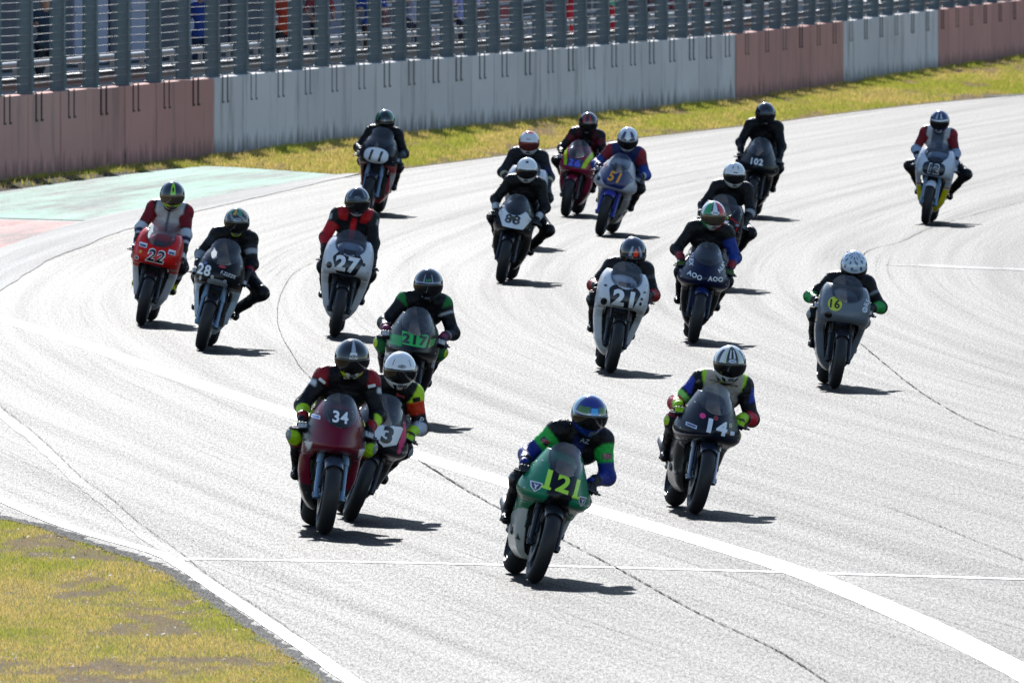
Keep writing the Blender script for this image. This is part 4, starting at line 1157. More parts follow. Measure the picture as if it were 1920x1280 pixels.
    for rule in suit['rules']:
        rn, a0, a1, col = rule[:4]; m = np.isin(reg, rn.split('+'))
        par = np.abs(sx) if rn.startswith('torso') else t
        m &= (par >= a0) & (par <= a1)
        if len(rule) > 4:
            if rule[4] == 'front': m &= V[:, 1] < np.where(reg == 'torso', chest.y - .02, 9)
            elif rule[4] == 'high': m &= V[:, 2] > sh.z - .06
            elif rule[4] in ('L', 'R'): m &= side == (1 if rule[4] == 'L' else -1)
            elif rule[4] == 'out': m &= np.abs(V[:, 0] - sh.x) > .235
        c[m] = lin(col)
    c = soften(c, Q, 1)
    V2 = V - np.array(base)
    me = np_mesh('body', V2, Q); link_mesh('body', me, 'leather', root, True, 0, c)
    make_helmet(root, cfg, head - base)
    if cfg.get('patch'):
        bb = BVHTree.FromPolygons([tuple(v) for v in V2], Q.tolist()); arm = {s: [Vector(p[1]) for p in prims if p[0] == 'uarm'][0 if s > 0 else 1] for s in (1, -1)}
        elb = {s: [Vector(p[2]) for p in prims if p[0] == 'uarm'][0 if s > 0 else 1] for s in (1, -1)}
        for where, t_, dx, kind, a_, h_, col in cfg['patch']:
            if where == 'chest': o_ = chest + Vector((dx, -1, t_)); rr = Vector((1, 0, 0))
            else:
                s = 1 if where == 'L' else -1; o_ = arm[s].lerp(elb[s], t_) + Vector((dx, -1, 0)); rr = Vector((1, 0, 0))
                if kind == 'bar': dv = (elb[s] - arm[s]); rr = Vector((dv.z, 0, -dv.x)).normalized() * (1 if dv.z > 0 else -1)
            uu = Vector((-rr.z, 0, rr.x))
            if kind == 'bar': flat = shape_grid(ellipse(a_, h_, 6))
            else: vs, fs, _ = TEXT[(kind, .02, 0.0)]; flat = ([(u * h_, w * h_) for u, w in vs], fs)
            stamp('suit_logo', flat, bb, o_ - base, rr, uu, (0, 1, 0), col, root, .003 if kind == 'bar' else .005)
    gcol = cfg.get('glove', ('#141416', '#2a2a2e'))
    for s in (1, -1):
        GV, GQ, greg = glove_mesh(s); wr, wd, g, kn, an = W[s]
        # swing the hand about the bar so that its cuff meets the forearm
        d0 = Vector((0, .08, .048)).normalized(); dd = (wr + wd * .06 - g); dd = Vector((dd.x, dd.y, dd.z)).normalized()
        rot = d0.rotation_difference(dd).to_matrix()
        gc = np.tile(np.array(lin(gcol[0])), (len(GV), 1)); gc[greg == 'k'] = lin(gcol[1])
        if len(gcol) > 2: gc[greg == 'c'] = lin(gcol[2])
        gm = np_mesh('glove', GV @ np.array(rot).T * 1.08 + np.array(g - base), GQ); link_mesh('glove', gm, 'leather', root, True, 0, gc)
        # boot
        up = (kn - an).normalized(); toe = Vector((s * .16, -1, -.18)).normalized(); b0 = an + Vector((0, 0, -.01))
        pr = [('s', b0, b0 + up * .20, .050, .060), ('h', b0 + Vector((0, .03, -.045)), b0 + Vector((0, -.01, -.03)), .036, .042),
              ('f', b0 + Vector((0, 0, -.03)), b0 + toe * .13 + Vector((0, 0, -.035)), .045, .040), ('f', b0 + toe * .13 + Vector((0, 0, -.035)), b0 + toe * .19 + Vector((0, 0, -.038)), .040, .030)]
        bv, bq = grow([(p[0], np.array(p[1]), np.array(p[2]), p[3], p[4]) for p in pr], .011, .02)
        bc = cfg.get('boot', ('#111113', '#111113')); bcol = np.tile(np.array(lin(bc[0])), (len(bv), 1))
        hh = (bv - np.array(b0)) @ np.array(up); bcol[(hh > .07) & (hh < .13)] = lin(bc[1])
        link_mesh('boot', np_mesh('boot', bv - np.array(base), bq), 'leather', root, True, 0, bcol)
        if cfg.get('slider', True):
            kd = Vector((s * .9, -.45, -.1)).normalized(); kc = kn + kd * .066 - base
            mb = MB(); mb.tube([kc - kd * .012, kc + kd * .012, kc + kd * .02], [.045, .042, .03], 14); mb.obj('knee_slider', decal(cfg.get('slidercol', '#2b2c30')), root)
    return root

# ================================================================== who rides what
A = np.abs
def suit(base, *rules): return dict(base=base, rules=rules)
K, W_ = '#121214', '#c9ccd2'
def hexp(w, h, c=.62): return [(-w, h * .35), (-w * c, h), (w * c, h), (w, h * .35), (w * c, -h), (-w * c, -h)]
BIKES = [
 dict(no='121', type='modern', contact=(998, 1092), yaw=6.5, lean=16.5, head=(1105, 778), pitch=14, level=.75, hang=.04,
  label='green and black racing motorcycle with yellow number 121 leading the pack',
  rider='racer in black, green and blue leathers riding the green bike 121',
  paint=['#0f7a58', (lambda x, y, z: (z < .60), '#1f7d58'), (lambda x, y, z: (z < .50 - .12 * (y - .4)), '#b9bbb5'), (lambda x, y, z: (A(x) < .095 + (z - .7) * .10) & (y < .2) & (z > .55), '#10131f')], guard='#22252c', tank='#0f7a58',
  decals=[('text', .005, .765, '121', .135, '#b9f03a', dict(bold=.035, rot=-3, wide=1.12)), ('poly', -.112, .702, [(-.036, .010), (.036, .010), (.036, -.010), (-.036, -.010)], '#b9f03a', dict(name='number_foot')), ('poly', .121, .694, [(-.034, .010), (.034, .010), (.034, -.010), (-.034, -.010)], '#b9f03a', dict(name='number_foot')), ('ell', 0, .645, .055, .024, '#050506', dict(name='air_intake')),
          ('poly', -.175, .69, [(-.042, .03), (.042, .034), (.030, -.012), (0, -.042), (-.034, -.010)], '#e8ecf4', dict(name='shield_logo')),
          ('poly', -.175, .69, [(-.034, .023), (.034, .026), (.023, -.010), (0, -.033), (-.026, -.008)], '#1b2a5c', dict(name='shield_logo', lift=.005)),
          ('text', -.174, .687, 'Y', .036, '#e8ecf4', dict(name='shield_letter', bold=.03, lift=.007)),
          ('poly', .185, .68, [(-.036, .03), (.036, .034), (.028, -.012), (0, -.042), (-.03, -.010)], '#e8ecf4', dict(name='shield_logo')),
          ('poly', .185, .68, [(-.029, .023), (.029, .026), (.022, -.010), (0, -.033), (-.023, -.008)], '#1b2a5c', dict(name='shield_logo', lift=.005)),
          ('text', .186, .677, 'Y', .036, '#e8ecf4', dict(name='shield_letter', bold=.03, lift=.007)),
          ('text', .62, .50, 'JM', .07, '#dfe4df', dict(name='sponsor_print', side=-1, bold=.03)), ('text', .62, .36, 'JM', .06, '#b33b36', dict(name='sponsor_print', side=1, bold=.03))],
  suit=suit('#0f0f12', ('shoulder', .3, 1, '#15161a'), ('uarm', 0, .62, '#2fae48'), ('uarm', .62, 1, '#1b2a7a'), ('farm', 0, 1, '#1c2c7e'), ('elbow', 0, 1, '#30364a'), ('torso', 0, .045, '#1a2150', 'front'), ('collar', .15, .5, '#39b54a'), ('thigh', .5, .9, '#1f6b3a')),
  helmet=['#1a2c88', (lambda a, e: (e > 16) & (e < 38) & (A(a) > 14) & (A(a) < 62), '#4c7a3a'), (lambda a, e: (e > 16) & (e < 19), '#dfe6ee'), (lambda a, e: (A(a) < 11) & (e > 12) & (e < 36), '#39a8ee'), (lambda a, e: (A(a) > 70) & (e > 0), '#8fb7c8'), (lambda a, e: (e < -34) & (A(a) < 8), '#4d7ae0')],
  glove=('#101114', '#33363c'), slidercol='#20222a', res=.0085, patch=[('R', .42, 0, 'bar', .035, .022, '#23262e'), ('L', .42, .01, 'bar', .035, .022, '#23262e'), ('R', .42, 0, 'DTI', .1, .024, '#d05a78'), ('L', .42, .01, 'DTI', .1, .024, '#d05a78'), ('chest', .06, .05, 'AZ', .1, .035, '#aab0b8')]),
 dict(no='34', type='superbike', contact=(606, 1001), yaw=4.5, lean=8.5, head=(660, 672), pitch=16, hy=.52, hang=.02, scale=1.03,
  label='dark red racing motorcycle with white number 34 on its screen',
  rider='racer in black and red leathers with yellow knee on dark red bike 34',
  paint=['#6c0d28', (lambda x, y, z: (z < .34), '#26262b'), (lambda x, y, z: (A(x) > .195) & (z > .66) & (y > .12), '#17181c'), (lambda x, y, z: (A(x) > .19) & (z > .60) & (z < .68) & (y < .2), '#e6e8ea')], guard='#3a4452', fork='fork_blue', on_screen=True, fw=.062, rw=.095, wb=1.42,
  decals=[('poly', 0, .895, [(-.10, .06), (.10, .06), (.075, -.055), (0, -.075), (-.075, -.055)], '#101014', {}), ('text', 0, .90, '34', .088, '#f4f5f7', dict(bold=.03, lift=.006)),
          ('poly', -.175, .875, [(-.03, .016), (.03, .012), (.03, -.016), (-.03, -.012)], '#dfe6f2', dict(name='sponsor_print')), ('poly', -.175, .875, [(-.022, .009), (.022, .006), (.022, -.009), (-.022, -.006)], '#4a6bc0', dict(name='sponsor_print', lift=.005))],
  suit=suit('#131318', ('shoulder', 0, 1, '#8e1420'), ('uarm', 0, .2, '#8e1420'), ('uarm', .26, .42, '#c9ccd2', 'out'), ('torso', .15, .3, '#7c1220', 'high'), ('farm', .3, .7, '#b4e02c', 'out'), ('thigh', .35, .86, '#a8e024'), ('knee', .4, 1, '#a01a2c'), ('knee', 0, .4, '#a8e024'), ('collar', .3, .6, '#15151a')),
  helmet=['#15171c', (lambda a, e: (A(a) < 13) & (e > 16) & (e < 34), '#e8ebef'), (lambda a, e: (A(a) < 9) & (e > 34), '#a9b4c4'), (lambda a, e: (e < -30) & (A(a) < 48), '#c8d030'), (lambda a, e: (e < -28) & (A(a) < 22) & (A(a) > 8), '#e3e6ea'), (lambda a, e: (e < -28) & (A(a) < 8), '#15171c')],
  hdecals=[('ell', 0, 22, .026, .012, '#1b2438'), ('text', 0, 22, 'Arai', .013, '#e8ebef')], glove=('#141417', '#c0c4ca', '#8e1420'), knee=(.10, .10), slidercol='#8b8f96', res=.0085, patch=[('chest', .10, 0, 'bar', .03, .012, '#c9ccd2'), ('R', .12, .0, 'bar', .03, .012, '#d8dce2'), ('L', .12, 0, 'bar', .03, .012, '#d8dce2')]),
 dict(no='3', type='modern', contact=(652, 976), yaw=3.0, lean=20, head=(750, 694), pitch=12, hang=.05, level=.8,
  label='black racing motorcycle with pink streak and white plate number 3, half hidden',
  rider='racer in white helmet and orange, lime and black leathers behind bike 34',
  paint=['#24252c', (lambda x, y, z: (A(x - .20) < .018 + (z - .7) * .1) & (z > .64) & (z < .90), '#e0467e'), (lambda x, y, z: z < .45, '#3a3b42')],
  decals=[('poly', .06, .755, [(-.115, .10), (-.05, .085), (.05, .085), (.115, .10), (.10, -.05), (0, -.10), (-.10, -.05)], '#e9ecf0', {}), ('text', .06, .755, '3', .135, '#101014', dict(bold=.05, wide=1.2, lift=.006))],
  suit=suit('#16161a', ('shoulder', .35, 1, '#bfe82e', 'L'), ('uarm', 0, .22, '#c4ee30'), ('uarm', .22, .6, '#d23c1c'), ('farm', .12, .75, '#b8c0cc'), ('farm', .75, 1, '#a4de30'), ('collar', .2, .6, '#b8342a'), ('elbow', 0, 1, '#d43a24')),
  helmet=['#e8ebef', (lambda a, e: (A(A(a) - 34) < 2.2) & (e > 26) & (e < 48), '#50555e'), (lambda a, e: (e < -33) & (A(A(a) - 20) < 8), '#22242a')], hdecals=[('ell', 0, 25, .032, .013, '#30343c'), ('ell', 0, 25, .028, .010, '#e8ebef'), ('text', 0, 25, 'HJC', .011, '#30343c')],
  glove=('#17181a', '#a9de2c', '#a9de2c'), slidercol='#9a9ea6', res=.0085, patch=[('chest', .06, .07, 'Berik', .1, .024, '#b04a50'), ('L', .14, .01, 'bar', .03, .018, '#17181c'), ('L', .75, .02, 'P', .1, .05, '#b8bcc2')]),
 dict(no='14', type='modern', contact=(1300, 963), yaw=6.5, lean=12.5, head=(1368, 682), pitch=14, hy=.50, hang=.03,
  label='dark navy racing motorcycle with white number 14 and a pink dot',
  rider='racer in white vest, blue, red and lime sleeves on dark bike 14',
  paint=['#131826', (lambda x, y, z: z < .60, '#33322f')], guard='#1b2130', fork='bare_metal',
  decals=[('text', .03, .725, '14', .115, '#e4ebf6', dict(bold=.045, wide=1.25, rot=-2)), ('ell', -.10, .79, .022, .022, '#ee2f86', dict(name='dot_sticker')), ('ell', .0, .795, .02, .02, '#8a3038', dict(name='dot_sticker')),
          ('poly', -.17, .695, [(-.04, .022), (.04, .008), (.04, -.022), (-.04, -.008)], '#cfd8ea', dict(name='sponsor_print')), ('poly', -.17, .695, [(-.031, .013), (.031, .003), (.031, -.013), (-.031, -.003)], '#39507c', dict(name='sponsor_print', lift=.005)),
          ('poly', .17, .70, [(-.022, .016), (.022, .018), (.022, -.014), (-.022, -.016)], '#cfd8ea', dict(name='sponsor_print')), ('ell', .14, .76, .018, .02, '#7a8a52', dict(name='sponsor_print')), ('text', .62, .44, '14', .09, '#cfd3d8', dict(side=-1, bold=.03, wide=1.1))],
  suit=suit('#141418', ('torso', 0, .15, '#b5aca4'), ('hump', 0, 1, '#b5aca4'), ('collar', 0, .5, '#b5aca4'), ('torso', .15, .19, '#a6d832', 'high'), ('shoulder', .55, 1, '#18181c'), ('shoulder', .45, .62, '#b0e038'), ('uarm', .12, .55, '#2a3aa0', 'out'), ('uarm', .62, .8, '#9be070', 'R'), ('farm', .05, .5, '#c02438', 'out'), ('farm', .7, 1, '#a6d832'), ('thigh', .6, 1, '#8c1a30')),
  helmet=['#dfe2e6', (lambda a, e: (A(a) < 22) & (e > 16), '#15171b'), (lambda a, e: (A(A(a) - 8) < 3.2) & (e > 30) & (e < 62), '#e6e9ee'), (lambda a, e: (A(A(a) - 27) < 1.8) & (e > 14), '#b4dc34'), (lambda a, e: (A(A(a) - 56) < 9) & (e > 12) & (e < 60), '#15171b'), (lambda a, e: (e < -32) & (A(A(a) - 26) < 8), '#20232a')],
  hdecals=[('ell', 0, 23, .03, .014, '#c6d2e6'), ('text', 0, 23, 'Arai', .013, '#2c3a60')], glove=('#131512', '#a8d828', '#a8d828'), slidercol='#b6d92c', res=.0085, patch=[('chest', .09, -.07, 'NEVEZE', .1, .016, '#4a4648'), ('chest', .085, .08, 'RANDOM', .1, .016, '#3a3638'), ('chest', .10, 0, 'bar', .03, .012, '#8aa030'), ('R', .10, 0, 'bar', .028, .018, '#17181c'), ('L', .10, 0, 'bar', .028, .018, '#17181c')]),
 dict(no='217', type='superbike', contact=(752, 797), yaw=2, lean=9, head=(803, 534), pitch=12, hy=.50, scale=1.02,
  label='black racing motorcycle with green plate number 217 behind the white helmet',
  rider='racer in black and green leathers on bike 217',
  paint=['#12141a', (lambda x, y, z: (A(x + .165) < .055) & (z > .71) & (z < .80) & (y < .25), '#1f9a48'), (lambda x, y, z: (z < .62) & (z > .54) & (A(x) > .2), '#aeb6c2')], screen='screen_clear', fw=.062, rw=.095,
  decals=[('poly', 0.0, .785, [(-.125, .062), (.125, .058), (.105, -.062), (-.105, -.055)], '#22b450', {}), ('text', 0, .785, '217', .088, '#0d1410', dict(bold=.04, wide=1.2, lift=.006)), ('poly', .16, .775, [(-.02, .03), (.035, .05), (.02, -.02), (-.035, -.05)], '#1f9a48', dict(name='green_flash'))],
  suit=suit('#14151b', ('shoulder', .4, 1, '#1e7a3c'), ('uarm', .0, .08, '#1e7a3c'), ('uarm', .3, .36, '#cfd4dc', 'L'), ('farm', .55, .62, '#9aa0a8'), ('elbow', 0, 1, '#1c3a2c'), ('thigh', .45, .85, '#1f7a3c'), ('knee', 0, 1, '#1f6b38'), ('farm', .85, 1, '#8a3a60')),
  helmet=['#1a1e2c', (lambda a, e: (e > 17) & (e < 20.5) & (A(a) < 60), '#8fa2c4'), (lambda a, e: (A(A(a) - 15) < 1.8) & (e > 20) & (e < 50), '#aab4c8')], hdecals=[('text', 0, 27, '217', .02, '#35c25a')],
  glove=('#1a1517', '#c7c9cf', '#5a2440'), knee=(.06, .06), slidercol='#c8dc2c'),
 dict(no='21', type='classic', contact=(1143, 699), yaw=3, lean=10.5, head=(1187, 473), pitch=38, hy=.56, scale=1.0,
  label='white fully faired racing motorcycle with white 21 on a black panel',
  rider='racer tucked low in black and red leathers on white bike 21',
  paint=['#d9dde3'], guard='#14151a', screen='screen_clear', rim='dark_metal',
  decals=[('poly', .0, .77, [(-.165, .07), (-.12, .115), (.12, .115), (.165, .07), (.105, -.10), (-.12, -.095)], '#171a22', {}), ('text', -.005, .765, '21', .165, '#eef1f5', dict(bold=.05, wide=1.1, lift=.006)), ('ell', 0, .868, .048, .012, '#dfe4ea', dict(name='maker_badge', lift=.006)), ('ell', -.19, .70, .030, .036, '#08080a', dict(name='air_intake')), ('ell', .175, .74, .014, .018, '#101115', dict(name='bolt_hole')), ('ell', .18, .79, .014, .014, '#101115', dict(name='bolt_hole')), ('ell', -.2, .86, .016, .012, '#3a4258', dict(name='small_sticker')), ('ell', .2, .86, .016, .010, '#3a4258', dict(name='small_sticker'))],
  suit=suit('#17171a', ('uarm', .6, 1, '#1c1c20'), ('farm', 0, .55, '#9c1f20'), ('elbow', 0, 1, '#a52522'), ('uarm', .3, .42, '#44474e', 'L'), ('shoulder', .5, .7, '#d0d4da'), ('shoulder', .7, 1, '#17171a'), ('shin', .1, .6, '#3a1416')),
  helmet=['#1c2438', (lambda a, e: (A(A(a) - 24) < 7) & (e > 20) & (e < 75), '#98a4b8'), (lambda a, e: (A(a) < 13 - A(e - 33) * .6) & (e > 22), '#ff4416'), (lambda a, e: (e > 60), '#2a3448')], glove=('#191418', '#5c2a30'), boot=('#111113', '#1d1d20')),
 dict(no='400', type='modern', contact=(1298, 643), yaw=.5, lean=10.5, head=(1337, 404), pitch=12, scale=1.02, hang=.02,
  label='navy blue racing motorcycle with white lettering on nose, below tricolour helmet',
  rider='racer in green, white and red helmet and black, green and blue leathers',
  paint=['#101738', (lambda x, y, z: z < .605, '#16171b')], guard='#1c2a5c', fork='dark_metal',
  decals=[('text', -.105, .70, 'AOO', .05, '#e4e9f2', dict(bold=.03, rot=-14, name='nose_lettering')), ('text', .115, .70, 'AOO', .05, '#e4e9f2', dict(bold=.03, rot=4, name='nose_lettering')), ('text', -.165, .86, 'ALEX', .042, '#dfe5f0', dict(bold=.03, rot=-82, name='rider_name')), ('text', .165, .84, 'ALEX', .042, '#dfe5f0', dict(bold=.03, rot=62, name='rider_name'))],
  suit=suit('#15161a', ('shoulder', .3, .62, '#9ad438'), ('shoulder', .62, 1, '#1a1c1e'), ('uarm', .25, .9, '#223a8c', 'L'), ('farm', .1, .7, '#24408f', 'L'), ('farm', .55, 1, '#8a1f2c'), ('uarm', .3, .5, '#15161a', 'R')),
  helmet=['#d43a30', (lambda a, e: (a < -14), '#2c9a58'), (lambda a, e: (A(a) < 14), '#e8ebee'), (lambda a, e: (A(A(a) - 16) < 3), '#1d2c66'), (lambda a, e: (A(a) > 60) & (e > 10), '#e8ebee'), (lambda a, e: (e < -28) & (A(a) < 40), '#d8dadd'), (lambda a, e: (e < -34) & (a > 10) & (a < 60), '#d03a30'), (lambda a, e: (e < -34) & (a < -30), '#2c9a58')],
  hdecals=[('ell', 0, 24, .044, .017, '#eef0f2'), ('text', 0, 24, 'Arai', .02, '#2a3470')], visor='visor_bronze', glove=('#14161a', '#4a6a30', '#8a1f2c'), slider=False),
 dict(no='16', type='classic', contact=(1563, 728), yaw=3, lean=8.5, head=(1601, 499), pitch=42, hy=.52, scale=.985,
  label='plain grey fully faired racing motorcycle with yellow round number 16',
  rider='racer tucked low in pale patterned helmet and black and green leathers',
  paint=['#6e7680'], guard='#23252b', screen='screen_clear',
  decals=[('ell', -.115, .835, .070, .070, '#c9d63e', {}), ('text', -.115, .835, '16', .085, '#15171a', dict(bold=.02, lift=.006)), ('ell', -.165, .72, .036, .034, '#0a0a0c', dict(name='air_intake')), ('ell', .19, .82, .028, .028, '#d6e2ee', dict(name='round_sticker')), ('ell', .19, .82, .018, .018, '#8fa6c4', dict(name='round_sticker', lift=.005)), ('text', .205, .89, 'RS', .05, '#cfd8e4', dict(bold=.02, rot=70, name='small_sticker'))],
  suit=suit('#131416', ('uarm', .4, .5, '#8c8f94', 'L'), ('farm', .0, .6, '#2c9a4a'), ('elbow', 0, 1, '#17181a'), ('shoulder', .5, .75, '#3a3c40')),
  helmet=['#c3d3e2', (lambda a, e: (np.sin(np.radians(a * 9)) * np.sin(np.radians(e * 8 + 40)) > .45) & (e > 15), '#4a5f7c'), (lambda a, e: (A(a) < 6) & (e > 55) & (e < 66), '#a03a34'), (lambda a, e: (A(a) < 9) & (e > 20) & (e < 50), '#cfdce8')], hdecals=[('ell', 0, 26, .03, .014, '#8ea2b8')], glove=('#131518', '#d0d3d8'), elbow=.95, slidercol='#9da0a0'),
 dict(no='27', type='classic', contact=(626, 632), yaw=0, lean=10.5, head=(670, 378), pitch=12, hy=.50, scale=1.03,
  label='white fully faired racing motorcycle with white 27 on black hexagon panel',
  rider='racer in dark blue helmet and red and black leathers on bike 27',
  paint=['#d6dbe2'], guard='#15161b', screen='screen_smoke',
  decals=[('poly', .0, .785, hexp(.165, .118, .6), '#1a1d26', {}), ('text', 0, .775, '27', .165, '#eef1f5', dict(bold=.05, wide=1.08, lift=.006)), ('ell', 0, .873, .05, .018, '#c8d0da', dict(name='maker_badge', lift=.006)), ('ell', 0, .873, .038, .011, '#4a5568', dict(name='maker_badge', lift=.009)), ('ell', -.185, .735, .030, .034, '#08080a', dict(name='air_intake')), ('ell', .17, .80, .018, .018, '#1b1d24', dict(name='round_sticker')), ('text', .62, .48, 'SUZUKI', .035, '#9aa0a8', dict(side=1, bold=.02, name='sponsor_print'))],
  suit=suit('#17171b', ('torso', .07, .20, '#b81d24', 'high'), ('shoulder', 0, .5, '#b81d24'), ('shoulder', .5, 1, '#1c2320'), ('uarm', .12, .34, '#a8adb4', 'out'), ('uarm', .4, .95, '#b81f26', 'R'), ('farm', 0, .55, '#a81d26', 'R'), ('torso', 0, .03, '#c8202a', 'front'), ('collar', .1, .5, '#1a1a1d')),
  helmet=['#18202f', (lambda a, e: (e < -40) & (A(a) < 30), '#c9ccd0'), (lambda a, e: (A(A(a) - 40) < 3) & (e > 30) & (e < 60), '#8a98ac')], hdecals=[('ell', 0, 28, .03, .011, '#9fb0c8'), ('ell', 0, 28, .025, .008, '#18202f')], glove=('#151517', '#2a2a2e'), slider=False),
 dict(no='28', type='vintage', contact=(375, 656), yaw=-2.5, lean=14, head=(444, 416), pitch=14, hy=.52, hang=.06, scale=1.0, knee=(.75, .1),
  label='black nosed racing motorcycle with light blue flanks and white number 28',
  rider='racer in black and grey leathers hanging a knee out on bike 28',
  paint=['#15171c', (lambda x, y, z: z < .665, '#c0d6e8')], guard='#1a1c22', fork='fork_blue', tank='#15171c', fw=.062,
  decals=[('text', -.16, .83, '28', .115, '#eef2f6', dict(bold=.03, wide=.95)), ('text', .10, .84, 'F.ZIZZE', .033, '#e6eaf0', dict(bold=.01, rot=-8, name='rider_name')), ('ell', .01, .725, .11, .045, '#8a939d', dict(name='grey_patch', p=2.6)),
          ('ell', -.055, .78, .016, .016, '#e6eaf0', dict(name='ring_mark')), ('ell', -.055, .78, .009, .009, '#15171c', dict(name='ring_mark', lift=.005)), ('ell', .085, .765, .016, .016, '#e6eaf0', dict(name='ring_mark')), ('ell', .085, .765, .009, .009, '#15171c', dict(name='ring_mark', lift=.005)), ('ell', -.18, .735, .014, .026, '#d6dde6', dict(name='drop_sticker')), ('ell', .02, .905, .04, .012, '#c03a40', dict(name='maker_badge')), ('ell', -.165, .90, .022, .018, '#4a4f80', dict(name='round_sticker'))],
  suit=suit('#131316', ('uarm', .25, .6, '#2a2c32'), ('uarm', .42, .62, '#a9aeb6', 'L'), ('farm', .1, .6, '#8f959e', 'R'), ('farm', .35, .5, '#8a1f30', 'L'), ('torso', 0, .06, '#2a2a32', 'front')),
  helmet=['#2a2d33', (lambda a, e: (np.sin(np.radians(a * 7 + e * 9)) > .55) & (e > 14), '#8a8f96'), (lambda a, e: (e > 42) & (np.sin(np.radians(a * 5)) > .5), '#2a9a7a'), (lambda a, e: (e > 42) & (np.sin(np.radians(a * 5)) < -.6), '#c8a038'), (lambda a, e: (e < -34) & (A(a) < 26), '#b8d830')], hdecals=[('ell', 0, 25, .034, .013, '#b8c8d8'), ('ell', 0, 25, .027, .008, '#20242c')], glove=('#141416', '#d0d3d8'), slidercol='#2a2a2c'),
 dict(no='22', type='classic', contact=(263, 609), yaw=-2.5, lean=13, head=(323, 366), pitch=13, hy=.52, hang=.03, scale=1.02,
  label='red and white racing motorcycle with black number 22 on its nose',
  rider='racer in lime striped helmet and red and white leathers on bike 22',
  paint=['#d41f1c', (lambda x, y, z: z < .60, '#c9cdd4')], guard='#18191e', screen='screen_clear', fork='dark_metal',
  decals=[('text', 0, .765, '22', .125, '#15171c', dict(bold=.02, shear=.15, wide=1.05, outline='#f2f3f5')), ('poly', -.16, .85, [(-.045, .026), (.045, .022), (.045, -.026), (-.045, -.022)], '#e6e9ee', dict(name='sponsor_print')), ('poly', -.16, .85, [(-.036, .006), (.036, .003), (.036, -.018), (-.036, -.016)], '#3a4a80', dict(name='sponsor_print', lift=.005)), ('poly', .16, .84, [(-.038, .028), (.038, .024), (.038, -.028), (-.038, -.024)], '#e6e9ee', dict(name='sponsor_print')), ('poly', .16, .84, [(-.030, .004), (.030, .002), (.030, -.02), (-.030, -.018)], '#3a4a80', dict(name='sponsor_print', lift=.005)), ('ell', -.17, .775, .018, .018, '#d8a024', dict(name='round_sticker')), ('ell', -.20, .70, .026, .022, '#e6ecf4', dict(name='duct_rim')), ('ell', -.20, .70, .018, .014, '#2a2d34', dict(name='duct_mouth', lift=.005))],
  suit=suit('#17171c', ('shoulder', 0, 1, '#8c1426'), ('uarm', 0, .75, '#741222'), ('uarm', .8, 1, '#c3c9d2'), ('torso', 0, .15, '#c6c9ce'), ('hump', 0, 1, '#8c1426'), ('torso', .15, .18, '#17171c', 'front'), ('torso', 0, .012, '#55585e', 'front'), ('farm', 0, .2, '#c3c9d2'), ('farm', .2, .38, '#1d2c4c'), ('farm', .38, .5, '#c3c9d2'), ('farm', .5, 1, '#17171c'), ('collar', .3, .7, '#17171c'), ('shin', .2, .6, '#c8c8cc')),
  helmet=['#232b3c', (lambda a, e: (A(a) < 13) & (e > 14), '#9be020'), (lambda a, e: (A(a) < 7 - A(e - 38) * .5) & (e > 24), '#1c2230'), (lambda a, e: (e < -24) & (A(a) < 62), '#b4e030'), (lambda a, e: (e < -36) & (A(a) < 30), '#1c2230')], visor='visor_bronze', glove=('#dfe2e6', '#22242a', '#1a1a1d'), boot=('#131315', '#c8cc20'), slidercol='#44464c'),
 dict(no='88', type='superbike', contact=(938, 530), yaw=-4.5, lean=11.5, head=(988, 319), pitch=13, hang=.04, scale=1.0, knee=(.45, .25),
  label='black racing motorcycle with white plate of black squares on its nose',
  rider='racer all in black with plain white helmet on black bike',
  paint=['#17191f', (lambda x, y, z: z < .60, '#22211f')], guard='#17181d', screen='screen_smoke', fw=.062, rw=.09,
  decals=[('poly', 0, .775, [(-.205, .045), (-.14, .115), (.13, .115), (.205, .03), (.14, -.10), (-.10, -.10)], '#dfe5ee', {}), ('text', 0, .775, '88', .105, '#14161c', dict(bold=.03, wide=1.25, lift=.006)), ('ell', 0, .79, .03, .024, '#4a4630', dict(name='maker_badge', lift=.009)), ('ell', -.16, .90, .03, .012, '#cfd6e0', dict(name='small_sticker'))],
  suit=suit('#121215', ('farm', .6, .72, '#b8bcc4', 'R'), ('shoulder', .6, .8, '#24252a')),
  helmet=['#e4e8ec', (lambda a, e: (A(a) < 10) & (e > 46) & (e < 60), '#3a3d40')], glove=('#131315', '#3a3b40', '#c0c3c8'), slidercol='#1c1c20'),
 dict(no='5', type='classic', contact=(963, 466), yaw=-5, lean=10, head=(992, 268), pitch=12, hy=.50, scale=1.02, hang=.03,
  label='white racing motorcycle almost hidden behind the black bike with white plate',
  rider='racer in white helmet with red visor and navy leathers behind another rider',
  paint=['#cfd4dc'], guard='#d0d4da', screen='screen_clear', decals=[('text', 0, .78, '5', .13, '#1a1c22', dict(bold=.04))],
  suit=suit('#1a1c26', ('uarm', .5, .9, '#20264a', 'L'), ('farm', .3, .5, '#b8b090')), visor='visor_red',
  helmet=['#dfe3e8', (lambda a, e: (e > 62), '#d8452c'), (lambda a, e: (A(a) > 55) & (e > 0) & (e < 25), '#c8402c'), (lambda a, e: (e < -34) & (A(a) < 20), '#a8acb2')], hdecals=[('text', 0, 30, 'Shoei', .016, '#30364a')], glove=('#1a1b20', '#50545c')),
 dict(no='26', type='superbike', contact=(1059, 406), yaw=-7, lean=11, head=(1103, 231), pitch=16, hy=.54, scale=1.0, knee=(.15, .35),
  label='dark pink red racing motorcycle with lime stripes and blue number 26',
  rider='racer in red and black helmet and dark leathers behind bike 51',
